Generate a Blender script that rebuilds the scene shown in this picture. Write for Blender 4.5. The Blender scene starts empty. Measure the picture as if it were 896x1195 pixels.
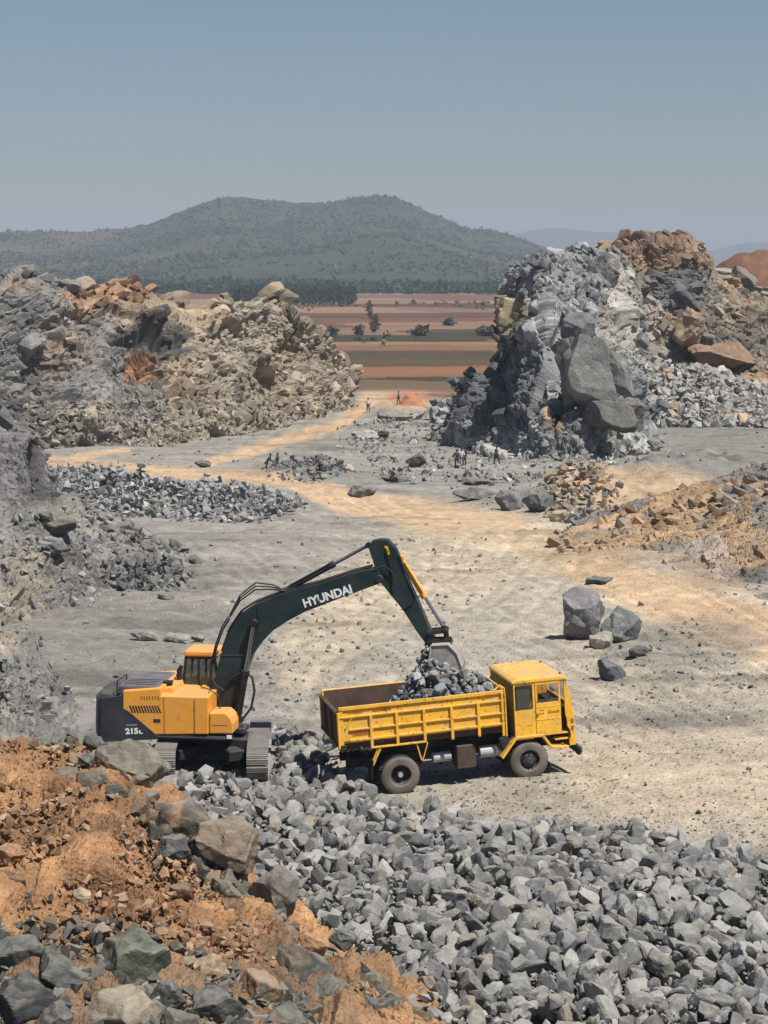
import bpy, bmesh, math, random
import numpy as np
from mathutils import Vector, Matrix
R=math.radians
random.seed(7); rng=np.random.default_rng(7)
S=bpy.context.scene
COL=S.collection

# ------------------------------------------------------------------ camera, sky, sun, exposure
FPX=2350.0; PITCH=math.atan(289.5/FPX); CH=14.2
cam=bpy.data.cameras.new('camera'); camo=bpy.data.objects.new('camera',cam); COL.objects.link(camo)
camo.location=(0,0,CH); camo.rotation_euler=(math.pi/2-PITCH,0,0)
cam.sensor_fit='VERTICAL'; cam.sensor_height=36; cam.lens=36*FPX/1195; cam.clip_start=0.5; cam.clip_end=20000
S.camera=camo
SUN=Vector((0.46,-0.42,1.14)).normalized()          # direction towards the sun
EL=math.asin(SUN.z); AZ=math.atan2(SUN.x,SUN.y)
w=bpy.data.worlds.new('World'); S.world=w; w.use_nodes=True
nt=w.node_tree; bg=nt.nodes['Background']
sky=nt.nodes.new('ShaderNodeTexSky'); sky.sky_type='NISHITA'; sky.sun_disc=False
sky.sun_elevation=EL; sky.sun_rotation=AZ; sky.air_density=1.0; sky.dust_density=1.0; sky.ozone_density=3.5; sky.altitude=300
hs=nt.nodes.new('ShaderNodeHueSaturation'); hs.inputs['Saturation'].default_value=1.0
nt.links.new(sky.outputs[0],hs.inputs['Color']); nt.links.new(hs.outputs[0],bg.inputs[0])
bg.inputs[1].default_value=0.053
sl=bpy.data.lights.new('sun','SUN'); sl.energy=5.0; sl.angle=R(0.55); sl.color=(1,0.945,0.86)
so=bpy.data.objects.new('sun',sl); COL.objects.link(so); so.rotation_euler=SUN.to_track_quat('Z','Y').to_euler(); so.location=(0,0,300)
S.view_settings.view_transform='Standard'; S.view_settings.look='None'; S.view_settings.gamma=1
S.view_settings.exposure=0.40
HAZE_DENSITY=1.6e-4

# ------------------------------------------------------------------ numeric helpers
def lin(r,g=None,b=None):
    c=np.array([r,g,b],float)/255.0
    return np.where(c<=0.04045,c/12.92,((c+0.055)/1.055)**2.4)
cp,sp=math.cos(PITCH),math.sin(PITCH)
def ray(u,v):
    u=np.asarray(u,float); v=np.asarray(v,float); a=(u-448)/FPX; b=(597.5-v)/FPX
    return a, cp+b*sp, -sp+b*cp
def at(u,v,Y):
    a,dy,dz=ray(u,v); t=np.asarray(Y,float)/dy
    return np.stack([a*t,np.broadcast_to(Y,np.shape(t))*1.0,CH+dz*t],-1)
def hsh(ix,iy,iz,seed):
    h=(ix.astype(np.int64)*374761393+iy.astype(np.int64)*668265263+iz.astype(np.int64)*2147483647+seed*974711)&0xffffffff
    h=((h^(h>>13))*1274126177)&0xffffffff
    h=((h^(h>>16))*2246822519)&0xffffffff
    h=(h^(h>>15))&0xffffffff
    return h
def hf(h,k):
    g=((h+k*2654435761)&0xffffffff); g=((g^(g>>15))*2246822519)&0xffffffff; g=(g^(g>>13))&0xffffffff
    return g/4294967295.0
def vnoise(p,scale=1.0,seed=0):
    q=np.asarray(p,float)/scale; i=np.floor(q); f=q-i; f=f*f*f*(f*(f*6-15)+10); i=i.astype(np.int64)
    r=0
    for dx in (0,1):
        wx=f[...,0] if dx else 1-f[...,0]
        for dy in (0,1):
            wy=f[...,1] if dy else 1-f[...,1]
            for dz in (0,1):
                wz=f[...,2] if dz else 1-f[...,2]
                r=r+wx*wy*wz*hf(hsh(i[...,0]+dx,i[...,1]+dy,i[...,2]+dz,seed),1)
    return r*2-1
def fbm(p,scale,octv=4,seed=0,gain=0.5):
    r=0;a=1;t=0
    for o in range(octv):
        r=r+a*vnoise(p,scale,seed+o*17); t+=a; a*=gain; scale/=2.03
    return r/t
def facet(p,scale,seed=0):
    """blocky rock relief: every cell of a jittered lattice is a tilted plane. -> offset, edge distance, cell random"""
    q=np.asarray(p,float)/scale; i=np.floor(q).astype(np.int64)
    n=q.shape[:-1]; d1=np.full(n,9.); d2=np.full(n,9.); bh=np.zeros(n,np.int64); bv=np.zeros(n+(3,))
    for dx in (-1,0,1):
        for dy in (-1,0,1):
            for dz in (-1,0,1):
                c=i+np.array([dx,dy,dz]); h=hsh(c[...,0],c[...,1],c[...,2],seed)
                ctr=c+np.stack([hf(h,2),hf(h,3),hf(h,4)],-1)
                v=q-ctr; d=(v*v).sum(-1)
                m=d<d1
                d2=np.where(m,d1,np.minimum(d2,d)); d1=np.where(m,d,d1); bh=np.where(m,h,bh); bv=np.where(m[...,None],v,bv)
    t=np.stack([hf(bh,5),hf(bh,6),hf(bh,7)],-1)*2-1
    off=(hf(bh,8)-0.5)*0.8+(t*bv).sum(-1)*1.25
    return off*scale,(np.sqrt(d2)-np.sqrt(d1)),hf(bh,9)
def facet2(p,scale,seed=0,mode=1,tilt=.85,k=.75):
    """continuous faceted relief: lower (mode -1) or upper (mode 1) envelope of tilted planes"""
    q=np.asarray(p,float)/scale; i=np.floor(q).astype(np.int64); n=q.shape[:-1]
    best=np.full(n,-99.); sec=np.full(n,-99.); bh=np.zeros(n)
    for dx in (-1,0,1):
        for dy in (-1,0,1):
            for dz in (-1,0,1):
                c=i+np.array([dx,dy,dz]); h=hsh(c[...,0],c[...,1],c[...,2],seed)
                v=q-c-np.stack([hf(h,2),hf(h,3),hf(h,4)],-1); t=np.stack([hf(h,5),hf(h,6),hf(h,7)],-1)*2-1
                val=(hf(h,8)-.5)*.5+(t*v).sum(-1)*tilt-k*(v*v).sum(-1)
                m=val>best; sec=np.where(m,best,np.maximum(sec,val)); bh=np.where(m,hf(h,9),bh); best=np.where(m,val,best)
    return (best*mode)*scale, best-sec, bh
def V3(x,y,z=0.):
    x=np.asarray(x,float); return np.stack([x,np.asarray(y,float)+0*x,0*x+z],-1)
def sstep(a,b,x): t=np.clip((x-a)/(b-a),0,1); return t*t*(3-2*t)

# ------------------------------------------------------------------ ground height
def gz0(y):
    return np.interp(y,[0,58,90,184,276,400,9000],[0,0,-0.8,-4.1,-6.0,-7.8,-7.8])
def base_at(u,v):
    a,dy,dz=ray(u,v); y=80.
    for _ in range(60): y=0.5*y+0.5*min(8000,max(20,(float(gz0(y))-CH)*dy/dz))
    return float(a*y/dy),float(y)
BUMPS=[]
for u,v,rx,ry,h in [(690,590,5,6,1.6),(745,575,9,9,1.6),(820,560,10,14,1.8),(475,487,4,5,1.7),(512,482,8,6,2.0),(600,545,9,5,0.6),
                    (360,556,4.0,2.2,1.0),(200,577,0,0,0),(420,578,3,1.5,0.5),(300,528,6,2,0.5),(820,655,7,8,0.6),(860,935,5,3,0.25),(450,505,9,6,1.0)]:
    x,y=base_at(u,v); BUMPS.append((x,y,max(rx,.1),max(ry,.1),h))
RUTPX=[[(960,870),(820,800),(700,740),(600,700),(500,660),(430,640)],[(960,800),(840,730),(700,668),(560,640),(440,620),(330,600)],[(980,960),(800,905),(680,860),(560,790),(420,740),(300,710),(120,690)],
       [(400,850),(430,770),(520,700),(600,650),(640,620)],[(330,850),(200,760),(120,720),(60,715)],[(940,920),(760,850),(600,760),(480,720),(360,700),(240,640)],[(440,600),(380,575),(300,560),(216,554),(100,541)],[(430,466),(418,481),(390,494),(340,510),(280,528)]]
RUTW=[[base_at(u,v) for u,v in L] for L in RUTPX]
def ruts(x,y):
    sh=np.shape(x); x=np.atleast_1d(np.asarray(x,float)); y=np.atleast_1d(np.asarray(y,float)); r=0*x; m=(y>55)&(y<330)
    if not np.any(m): return r.reshape(sh)
    xm=x[m]; ym=y[m]; acc=np.zeros(xm.shape)
    wob=.8*vnoise(V3(xm,ym),9,55)
    for L in RUTW:
        P_=np.array(L); t=np.linspace(0,len(P_)-1,len(P_)*4); P_=np.stack([np.interp(t,range(len(L)),P_[:,k]) for k in (0,1)],-1)
        for _ in range(3): P_[1:-1]=(P_[:-2]+2*P_[1:-1]+P_[2:])/4
        d=np.full(xm.shape,99.)
        for a,b in zip(P_[:-1],P_[1:]):
            w_=b-a; tt=np.clip(((xm-a[0])*w_[0]+(ym-a[1])*w_[1])/(w_@w_),0,1); d=np.minimum(d,np.hypot(xm-a[0]-tt*w_[0],ym-a[1]-tt*w_[1]))
        d=d+wob
        for k in (0.,2.6): acc=np.maximum(acc,np.exp(-((np.abs(d-k)-.95)/.28)**2))
    r=r.copy(); r[m]=acc; return r.reshape(sh)
def gz(x,y):
    x=np.asarray(x,float); y=np.asarray(y,float); z=gz0(y)+0*x
    p=V3(x,y)
    near=sstep(0,1,(y-60)/30)
    z=z+fbm(p,14,3,5)*(0.10+0.45*near)*np.where(y>420,0.2,1)
    pa=V3(x/3.0,y)
    z=z+fbm(pa,1.6,3,9)*(0.045+0.07*near)*np.where(y>420,0,1)
    z=z+fbm(p,0.9,3,19)*(0.05+.05*near)*np.where(y>260,0,1)
    calm=np.exp(-(((x-2)/4.5)**2+((y-53.6)/2.6)**2)**2)
    z=gz0(y)+(z-gz0(y))*(1-calm)+.21*sstep(.4,3.9,x)*np.exp(-((y-53.8)/4.5)**2)*(1-sstep(8,15,x))
    z=z-.10*ruts(x,y)
    for bx,by,rx,ry,h in BUMPS:
        d=((x-bx)/rx)**2+((y-by)/ry)**2
        z=z+h*np.exp(-d)*(1+0.25*np.where(d<6,vnoise(p,1.3,31),0))
    return z
def gp(u,v):
    a,dy,dz=ray(u,v); x,y=base_at(u,v)
    for _ in range(25): 
        y=0.6*y+0.4*min(8000,max(20,(float(gz(a*y/dy,y))-CH)*dy/dz)); x=a*y/dy
    return Vector((float(x),float(y),float(gz(x,y))))

# ------------------------------------------------------------------ materials
def newmat(name):
    m=bpy.data.materials.new(name); m.use_nodes=True; n=m.node_tree; return m,n,n.nodes['Principled BSDF']
def N(n,t,**k):
    o=n.nodes.new(t)
    for a,b in k.items(): setattr(o,a,b)
    return o
def rock_mat(name,sc=1.0,bump=0.5,var=0.35,rough=0.92,dust=0.0,dustcol=(.42,.34,.25),bdist=0.15,vor=0.0):
    m,n,b=newmat(name); L=n.links.new
    at_=N(n,'ShaderNodeAttribute',attribute_name='Col'); tc=N(n,'ShaderNodeTexCoord'); geo=N(n,'ShaderNodeNewGeometry')
    def noise(s,d,r=.6):
        o=N(n,'ShaderNodeTexNoise'); o.inputs['Scale'].default_value=s; o.inputs['Detail'].default_value=d; o.inputs['Roughness'].default_value=r; L(geo.outputs['Position'],o.inputs['Vector']); return o
    n1=noise(0.9/sc,8,.65); n2=noise(6/sc,6,.7)
    r1=N(n,'ShaderNodeMapRange'); r1.inputs[1].default_value=.3; r1.inputs[2].default_value=.7; r1.inputs[3].default_value=1-var; r1.inputs[4].default_value=1+var; L(n1.outputs[0],r1.inputs[0])
    r2=N(n,'ShaderNodeMapRange'); r2.inputs[1].default_value=.3; r2.inputs[2].default_value=.7; r2.inputs[3].default_value=1-var*.8; r2.inputs[4].default_value=1+var*.8; L(n2.outputs[0],r2.inputs[0])
    mu=N(n,'ShaderNodeMath',operation='MULTIPLY'); L(r1.outputs[0],mu.inputs[0]); L(r2.outputs[0],mu.inputs[1])
    vm=N(n,'ShaderNodeVectorMath',operation='SCALE'); L(at_.outputs['Color'],vm.inputs[0]); L(mu.outputs[0],vm.inputs['Scale'])
    out=vm.outputs[0]
    if dust>0:
        n3=noise(1.7/sc,5); sx=N(n,'ShaderNodeSeparateXYZ'); L(geo.outputs['Normal'],sx.inputs[0])
        a=N(n,'ShaderNodeMath',operation='MULTIPLY'); L(sx.outputs[2],a.inputs[0]); L(n3.outputs[0],a.inputs[1])
        r3=N(n,'ShaderNodeMapRange'); r3.inputs[1].default_value=.3; r3.inputs[2].default_value=.6; r3.inputs[4].default_value=dust; L(a.outputs[0],r3.inputs[0])
        mx=N(n,'ShaderNodeMix',data_type='RGBA'); L(r3.outputs[0],mx.inputs[0]); L(out,mx.inputs[6]); mx.inputs[7].default_value=(*dustcol,1); out=mx.outputs[2]
    L(out,b.inputs['Base Color']); b.inputs['Roughness'].default_value=rough; b.inputs['Specular IOR Level'].default_value=.25
    bm=N(n,'ShaderNodeBump'); bm.inputs['Strength'].default_value=bump; bm.inputs['Distance'].default_value=bdist*sc
    ad=N(n,'ShaderNodeMath',operation='ADD'); L(n1.outputs[0],ad.inputs[0]); L(n2.outputs[0],ad.inputs[1]); h=ad.outputs[0]
    if vor>0:
        vo=N(n,'ShaderNodeTexVoronoi'); vo.inputs['Scale'].default_value=vor; L(geo.outputs['Position'],vo.inputs['Vector'])
        a2=N(n,'ShaderNodeMath',operation='ADD'); L(h,a2.inputs[0]); L(vo.outputs['Distance'],a2.inputs[1]); h=a2.outputs[0]
    L(h,bm.inputs['Height']); L(bm.outputs[0],b.inputs['Normal'])
    return m
M={}
M['ground']=rock_mat('quarry ground',.6,.75,.24,.95,bdist=.14,vor=6.0)
M['cliff']=rock_mat('cliff rock',1.0,.7,.22,.93,bdist=.16,dust=.3,dustcol=(.36,.32,.27))
M['crag']=rock_mat('crag rock',1.0,.7,.24,.9,bdist=.16)
M['soil']=rock_mat('orange soil',.45,.6,.24,.95,bdist=.10,vor=14)
M['stone']=rock_mat('broken stone',.30,.6,.20,.88,bdist=.05,dust=.5,dustcol=(.32,.30,.265))
M['boulder']=rock_mat('boulder rock',.6,.8,.26,.88,bdist=.08,dust=.35,dustcol=(.36,.32,.27))
M['far']=rock_mat('far land',30,.3,.2,.95)
M['leaf']=rock_mat('foliage',.5,.2,.25,.8)
def plain(name,col,rough=.6,metal=0,dust=.0,dustcol=(.40,.34,.27),var=.12,spec=.4,sc=3.0,bump=0.0,wear=0.0):
    m,n,b=newmat(name); L=n.links.new; geo=N(n,'ShaderNodeNewGeometry'); tc=N(n,'ShaderNodeTexCoord')
    no=N(n,'ShaderNodeTexNoise'); no.inputs['Scale'].default_value=sc; no.inputs['Detail'].default_value=8; no.inputs['Roughness'].default_value=.65; L(tc.outputs['Object'],no.inputs['Vector'])
    r=N(n,'ShaderNodeMapRange'); r.inputs[1].default_value=.3; r.inputs[2].default_value=.7; r.inputs[3].default_value=1-var; r.inputs[4].default_value=1+var; L(no.outputs[0],r.inputs[0])
    rgb=N(n,'ShaderNodeRGB'); rgb.outputs[0].default_value=(*col,1)
    vm=N(n,'ShaderNodeVectorMath',operation='SCALE'); L(rgb.outputs[0],vm.inputs[0]); L(r.outputs[0],vm.inputs['Scale']); out=vm.outputs[0]
    if dust>0:
        n3=N(n,'ShaderNodeTexNoise'); n3.inputs['Scale'].default_value=sc*.6; n3.inputs['Detail'].default_value=6; L(tc.outputs['Object'],n3.inputs['Vector'])
        sx=N(n,'ShaderNodeSeparateXYZ'); L(geo.outputs['Normal'],sx.inputs[0])
        a=N(n,'ShaderNodeMapRange'); a.inputs[1].default_value=-.2; a.inputs[2].default_value=1; a.inputs[3].default_value=.55; a.inputs[4].default_value=1.25; L(sx.outputs[2],a.inputs[0])
        a2=N(n,'ShaderNodeMath',operation='MULTIPLY'); L(a.outputs[0],a2.inputs[0]); L(n3.outputs[0],a2.inputs[1])
        r3=N(n,'ShaderNodeMapRange'); r3.inputs[1].default_value=.28; r3.inputs[2].default_value=.75; r3.inputs[4].default_value=dust; L(a2.outputs[0],r3.inputs[0])
        mx=N(n,'ShaderNodeMix',data_type='RGBA'); L(r3.outputs[0],mx.inputs[0]); L(out,mx.inputs[6]); mx.inputs[7].default_value=(*dustcol,1); out=mx.outputs[2]
    if wear>0:
        n4=N(n,'ShaderNodeTexNoise'); n4.inputs['Scale'].default_value=9; n4.inputs['Detail'].default_value=10; n4.inputs['Roughness'].default_value=.75; L(tc.outputs['Object'],n4.inputs['Vector'])
        r4=N(n,'ShaderNodeMapRange'); r4.inputs[1].default_value=.565; r4.inputs[2].default_value=.62; r4.inputs[4].default_value=wear; L(n4.outputs[0],r4.inputs[0])
        m4=N(n,'ShaderNodeMix',data_type='RGBA'); L(r4.outputs[0],m4.inputs[0]); L(out,m4.inputs[6]); m4.inputs[7].default_value=(.10,.055,.03,1); out=m4.outputs[2]
    L(out,b.inputs['Base Color']); b.inputs['Roughness'].default_value=rough; b.inputs['Metallic'].default_value=metal; b.inputs['Specular IOR Level'].default_value=spec
    if bump>0:
        bm=N(n,'ShaderNodeBump'); bm.inputs['Strength'].default_value=bump; bm.inputs['Distance'].default_value=.02; L(no.outputs[0],bm.inputs['Height']); L(bm.outputs[0],b.inputs['Normal'])
    return m
M['yellow']=plain('truck yellow paint',(.80,.43,.030),.5,dust=.60,var=.16,bump=.25,wear=.75)
M['orange']=plain('excavator yellow paint',(.78,.34,.045),.45,dust=.40,var=.08,wear=.25,bump=.1)
M['darkteal']=plain('dark boom paint',(.013,.028,.032),.45,dust=.12,var=.2)
M['charcoal']=plain('charcoal paint',(.024,.028,.036),.5,dust=.18,var=.2)
M['greymetal']=plain('grey hood',(.075,.082,.105),.55,dust=.25)
M['black']=plain('black iron',(.012,.012,.013),.6,dust=.12)
M['under']=plain('undercarriage iron',(.012,.014,.015),.7,dust=.12)
M['trackshoe']=plain('dusty track steel',(.24,.225,.21),.7,dust=.8,dustcol=(.30,.28,.26),var=.25)
M['rubber']=plain('dusty rubber',(.115,.100,.088),.9,dust=.85,dustcol=(.30,.26,.22),var=.2)
M['tread']=plain('tread rubber',(.06,.052,.046),.9,dust=.3,dustcol=(.23,.20,.175))
M['rust']=plain('rusty brown steel',(.075,.045,.035),.75,dust=.25,var=.4,dustcol=(.26,.21,.18),bump=.4)
M['rim']=plain('wheel rim',(.03,.028,.027),.6,dust=.45,dustcol=(.2,.17,.15))
M['steel']=plain('polished rod',(.55,.55,.55),.25,metal=1,var=.05)
M['worn']=plain('worn bucket steel',(.28,.26,.245),.7,dust=.3,var=.35,sc=5,bump=.3)
M['white']=plain('white lettering',(.8,.8,.8),.5,var=.05)
M['silver']=plain('grey tank',(.32,.34,.35),.5,dust=.4,var=.3)
M['red']=plain('red lettering',(.40,.08,.02),.6,var=.2)
M['brownbox']=plain('brown box',(.06,.042,.035),.7,dust=.2,var=.3)
M['lamp']=plain('lamp glass',(.25,.14,.06),.2,var=.2)
M['seat']=plain('seat cloth',(.03,.03,.04),.8)
M['olive']=plain('olive grey back wall',(.10,.10,.075),.7,dust=.4,var=.3)
M['skin']=plain('brown skin',(.13,.065,.04),.6)
M['hair']=plain('black hair',(.01,.01,.01),.6)
M['cloth_dark']=plain('dark cloth',(.035,.03,.045),.9); M['cloth_white']=plain('white cloth',(.6,.6,.6),.9)
M['cloth_grey']=plain('grey cloth',(.16,.16,.19),.9); M['cloth_brown']=plain('brown cloth',(.10,.06,.04),.9)
M['bark']=plain('bark',(.12,.09,.06),.9)
def glassmat(name,tint,al):
    m,n,b=newmat(name); b.inputs['Base Color'].default_value=(*tint,1); b.inputs['Roughness'].default_value=.08; b.inputs['Alpha'].default_value=al; b.inputs['Specular IOR Level'].default_value=.7
    return m
M['glass']=glassmat('dusty window glass',(.10,.13,.13),.45); M['glass2']=glassmat('cab glass',(.02,.04,.04),.82)

# ------------------------------------------------------------------ mesh helpers
ALB={'cliff rock':.60,'crag rock':.66,'orange soil':.72,'broken stone':.60,'far land':.62,'boulder rock':.66,'quarry ground':.74,'foliage':.9}
SAT={'orange soil':.88,'far land':.9,'quarry ground':.80,'broken stone':.8}
def mesh_np(name,v,f,mat,col=None,smooth=False):
    me=bpy.data.meshes.new(name); v=np.asarray(v,np.float32); f=np.asarray(f,np.int32); k=f.shape[1]
    me.vertices.add(len(v)); me.vertices.foreach_set('co',v.ravel())
    me.loops.add(f.size); me.loops.foreach_set('vertex_index',f.ravel())
    me.polygons.add(len(f)); me.polygons.foreach_set('loop_start',np.arange(0,f.size,k,dtype=np.int32))
    me.polygons.foreach_set('use_smooth',np.full(len(f),smooth))
    me.update(calc_edges=True)
    if col is not None:
        a=me.color_attributes.new('Col','FLOAT_COLOR','POINT'); c=np.ones((len(v),4),np.float32); col=np.asarray(col)+0*v[:,:3]; lum=col@np.array([.3,.59,.11]); c[:,:3]=np.clip((lum[:,None]+(col-lum[:,None])*SAT.get(mat.name,.80))*ALB.get(mat.name,.72),.005,.9); a.data.foreach_set('color',c.ravel())
    me.materials.append(mat); return me
def link(name,me,parent=None):
    o=bpy.data.objects.new(name,me); COL.objects.link(o)
    if parent is not None: o.parent=parent
    return o
def tag(o,label=None,cat=None,group=None,kind=None):
    if label: o['label']=label
    if cat: o['category']=cat
    if group: o['group']=group
    if kind: o['kind']=kind
    return o
def grid_faces(nr,nc):
    i=np.arange(nr*nc).reshape(nr,nc); return np.stack([i[:-1,:-1],i[:-1,1:],i[1:,1:],i[1:,:-1]],-1).reshape(-1,4)
class MB:
    def __init__(s): s.v=[]; s.f=[]
    def add(s,vs,fs):
        n=len(s.v); s.v+= [tuple(p) for p in vs]; s.f+=[tuple(i+n for i in f) for f in fs]; return s
    def box(s,x0,x1,y0,y1,z0,z1):
        return s.add([(x0,y0,z0),(x1,y0,z0),(x1,y1,z0),(x0,y1,z0),(x0,y0,z1),(x1,y0,z1),(x1,y1,z1),(x0,y1,z1)],[(3,2,1,0),(4,5,6,7),(0,1,5,4),(1,2,6,5),(2,3,7,6),(3,0,4,7)])
    def prism(s,poly,y0,y1):           # polygon in x-z, extruded along y
        a=sum(poly[i][0]*poly[(i+1)%len(poly)][1]-poly[(i+1)%len(poly)][0]*poly[i][1] for i in range(len(poly)))
        if a<0: poly=poly[::-1]
        n=len(poly); vs=[(x,y0,z) for x,z in poly]+[(x,y1,z) for x,z in poly]
        return s.add(vs,[tuple(range(n)),tuple(range(2*n-1,n-1,-1))]+[(i,i+n,(i+1)%n+n,(i+1)%n) for i in range(n)])
    def cyl(s,p,q,r,r2=None,n=16,caps=True):
        p=Vector(p);q=Vector(q); r2=r if r2 is None else r2; d=(q-p).normalized(); a=d.orthogonal().normalized(); b=d.cross(a)
        vs=[p+(a*math.cos(t)+b*math.sin(t))*r for t in [2*math.pi*i/n for i in range(n)]]+[q+(a*math.cos(t)+b*math.sin(t))*r2 for t in [2*math.pi*i/n for i in range(n)]]
        fs=[(i,(i+1)%n,(i+1)%n+n,i+n) for i in range(n)]
        if caps: fs+=[tuple(range(n-1,-1,-1)),tuple(range(n,2*n))]
        return s.add(vs,fs)
    def tube(s,pts,r,n=8):
        pts=[Vector(p) for p in pts]
        vs=[];fs=[]
        up=None
        for i,p in enumerate(pts):
            d=(pts[min(i+1,len(pts)-1)]-pts[max(i-1,0)]).normalized()
            a=(d.orthogonal() if up is None else (up-d*up.dot(d))).normalized(); up=a; b=d.cross(a)
            rr=r[i] if isinstance(r,(list,tuple)) else r
            vs+=[p+(a*math.cos(t)+b*math.sin(t))*rr for t in [2*math.pi*k/n for k in range(n)]]
        for i in range(len(pts)-1):
            for k in range(n): fs.append((i*n+k,i*n+(k+1)%n,(i+1)*n+(k+1)%n,(i+1)*n+k))
        fs+=[tuple(range(n-1,-1,-1)),tuple(range((len(pts)-1)*n,len(pts)*n))]
        return s.add(vs,fs)
    def bar(s,p,q,w,h,up=(0,0,1)):
        p=Vector(p);q=Vector(q); d=(q-p).normalized(); u=Vector(up); a=d.cross(u).normalized(); b=a.cross(d)
        vs=[c+a*x*w/2+b*z*h/2 for c in (p,q) for x,z in ((-1,-1),(1,-1),(1,1),(-1,1))]
        return s.add(vs,[(0,1,2,3),(7,6,5,4),(0,4,5,1),(1,5,6,2),(2,6,7,3),(3,7,4,0)])
    def lathe(s,prof,c,axis='y',n=36):  # profile (r,h)
        vs=[];fs=[]
        for r,h in prof:
            for k in range(n):
                t=2*math.pi*k/n; vs.append((c[0]+r*math.cos(t),c[1]+h,c[2]+r*math.sin(t)))
        m=len(prof)
        for i in range(m-1):
            for k in range(n): fs.append((i*n+k,i*n+(k+1)%n,(i+1)*n+(k+1)%n,(i+1)*n+k))
        return s.add(vs,fs)
    def build(s,name,mat,parent=None,bevel=0,smooth=False):
        me=bpy.data.meshes.new(name); me.from_pydata(s.v,[],s.f); me.update()
        bm=bmesh.new(); bm.from_mesh(me); bmesh.ops.recalc_face_normals(bm,faces=bm.faces)
        bm.to_mesh(me); bm.free()
        me.materials.append(mat)
        o=link(name,me,parent)
        if smooth:
            for p in me.polygons: p.use_smooth=True
            me.set_sharp_from_angle(angle=R(35))
        if bevel:
            b=o.modifiers.new('bevel','BEVEL'); b.width=bevel; b.segments=2; b.limit_method='ANGLE'; b.angle_limit=R(35)
        return o
def empty(name,loc,rz=0):
    o=bpy.data.objects.new(name,None); COL.objects.link(o); o.location=loc; o.rotation_euler=(0,0,rz); o.empty_display_size=.3; return o

# ------------------------------------------------------------------ ground sheet
def to_image_px(x,y,z):      # camera projection to image pixels, in which the ground colours below are laid out
    dy=np.maximum(y,1); t=dy; zc=(z-CH)
    f=y*cp-zc*sp; up=y*sp+zc*cp; f=np.maximum(f,1)
    return 448+FPX*x/f, 597.5-FPX*up/f
def seg_dist(U,Vv,pts):
    d=np.full(U.shape,1e9); wd=np.zeros(U.shape)
    for (a,b,w0),(c,e,w1) in zip(pts[:-1],pts[1:]):
        dx,dy=c-a,e-b; t=np.clip(((U-a)*dx+(Vv-b)*dy)/(dx*dx+dy*dy),0,1)
        dd=np.hypot(U-a-t*dx,(Vv-b-t*dy))/(w0+(w1-w0)*t)
        d=np.minimum(d,dd)
    return d
GREY=lin(154,149,140); TAN=lin(208,187,154); ORG=lin(206,172,130); DGREY=lin(128,127,122); PALE=lin(194,181,160)
ROADS=[([(434,462,7),(420,480,8),(392,496,8),(340,512,7),(282,529,7),(245,540,5)],1.0),
       ([(-40,536,5),(30,534,5),(75,539,6),(144,546,7),(216,553,7),(310,558,8),(345,562,9),(400,576,9)],1.0),
       ([(75,538,4),(110,529,4),(150,525,3)],1.0),
       ([(345,566,8),(395,584,13),(480,600,20),(570,612,20),(650,640,24),(740,690,30),(820,718,38),(960,765,48)],.95),
       ([(640,640,34),(560,655,40),(480,670,44),(400,720,46),(350,770,40)],.6),
       ([(690,900,50),(820,910,60),(950,900,70)],.6),
       ([(690,800,50),(800,800,40),(950,780,40)],.3),
       ([(430,462,10),(470,466,12),(540,462,8)],1.0)]  # track lines and half-widths in image pixels
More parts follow.
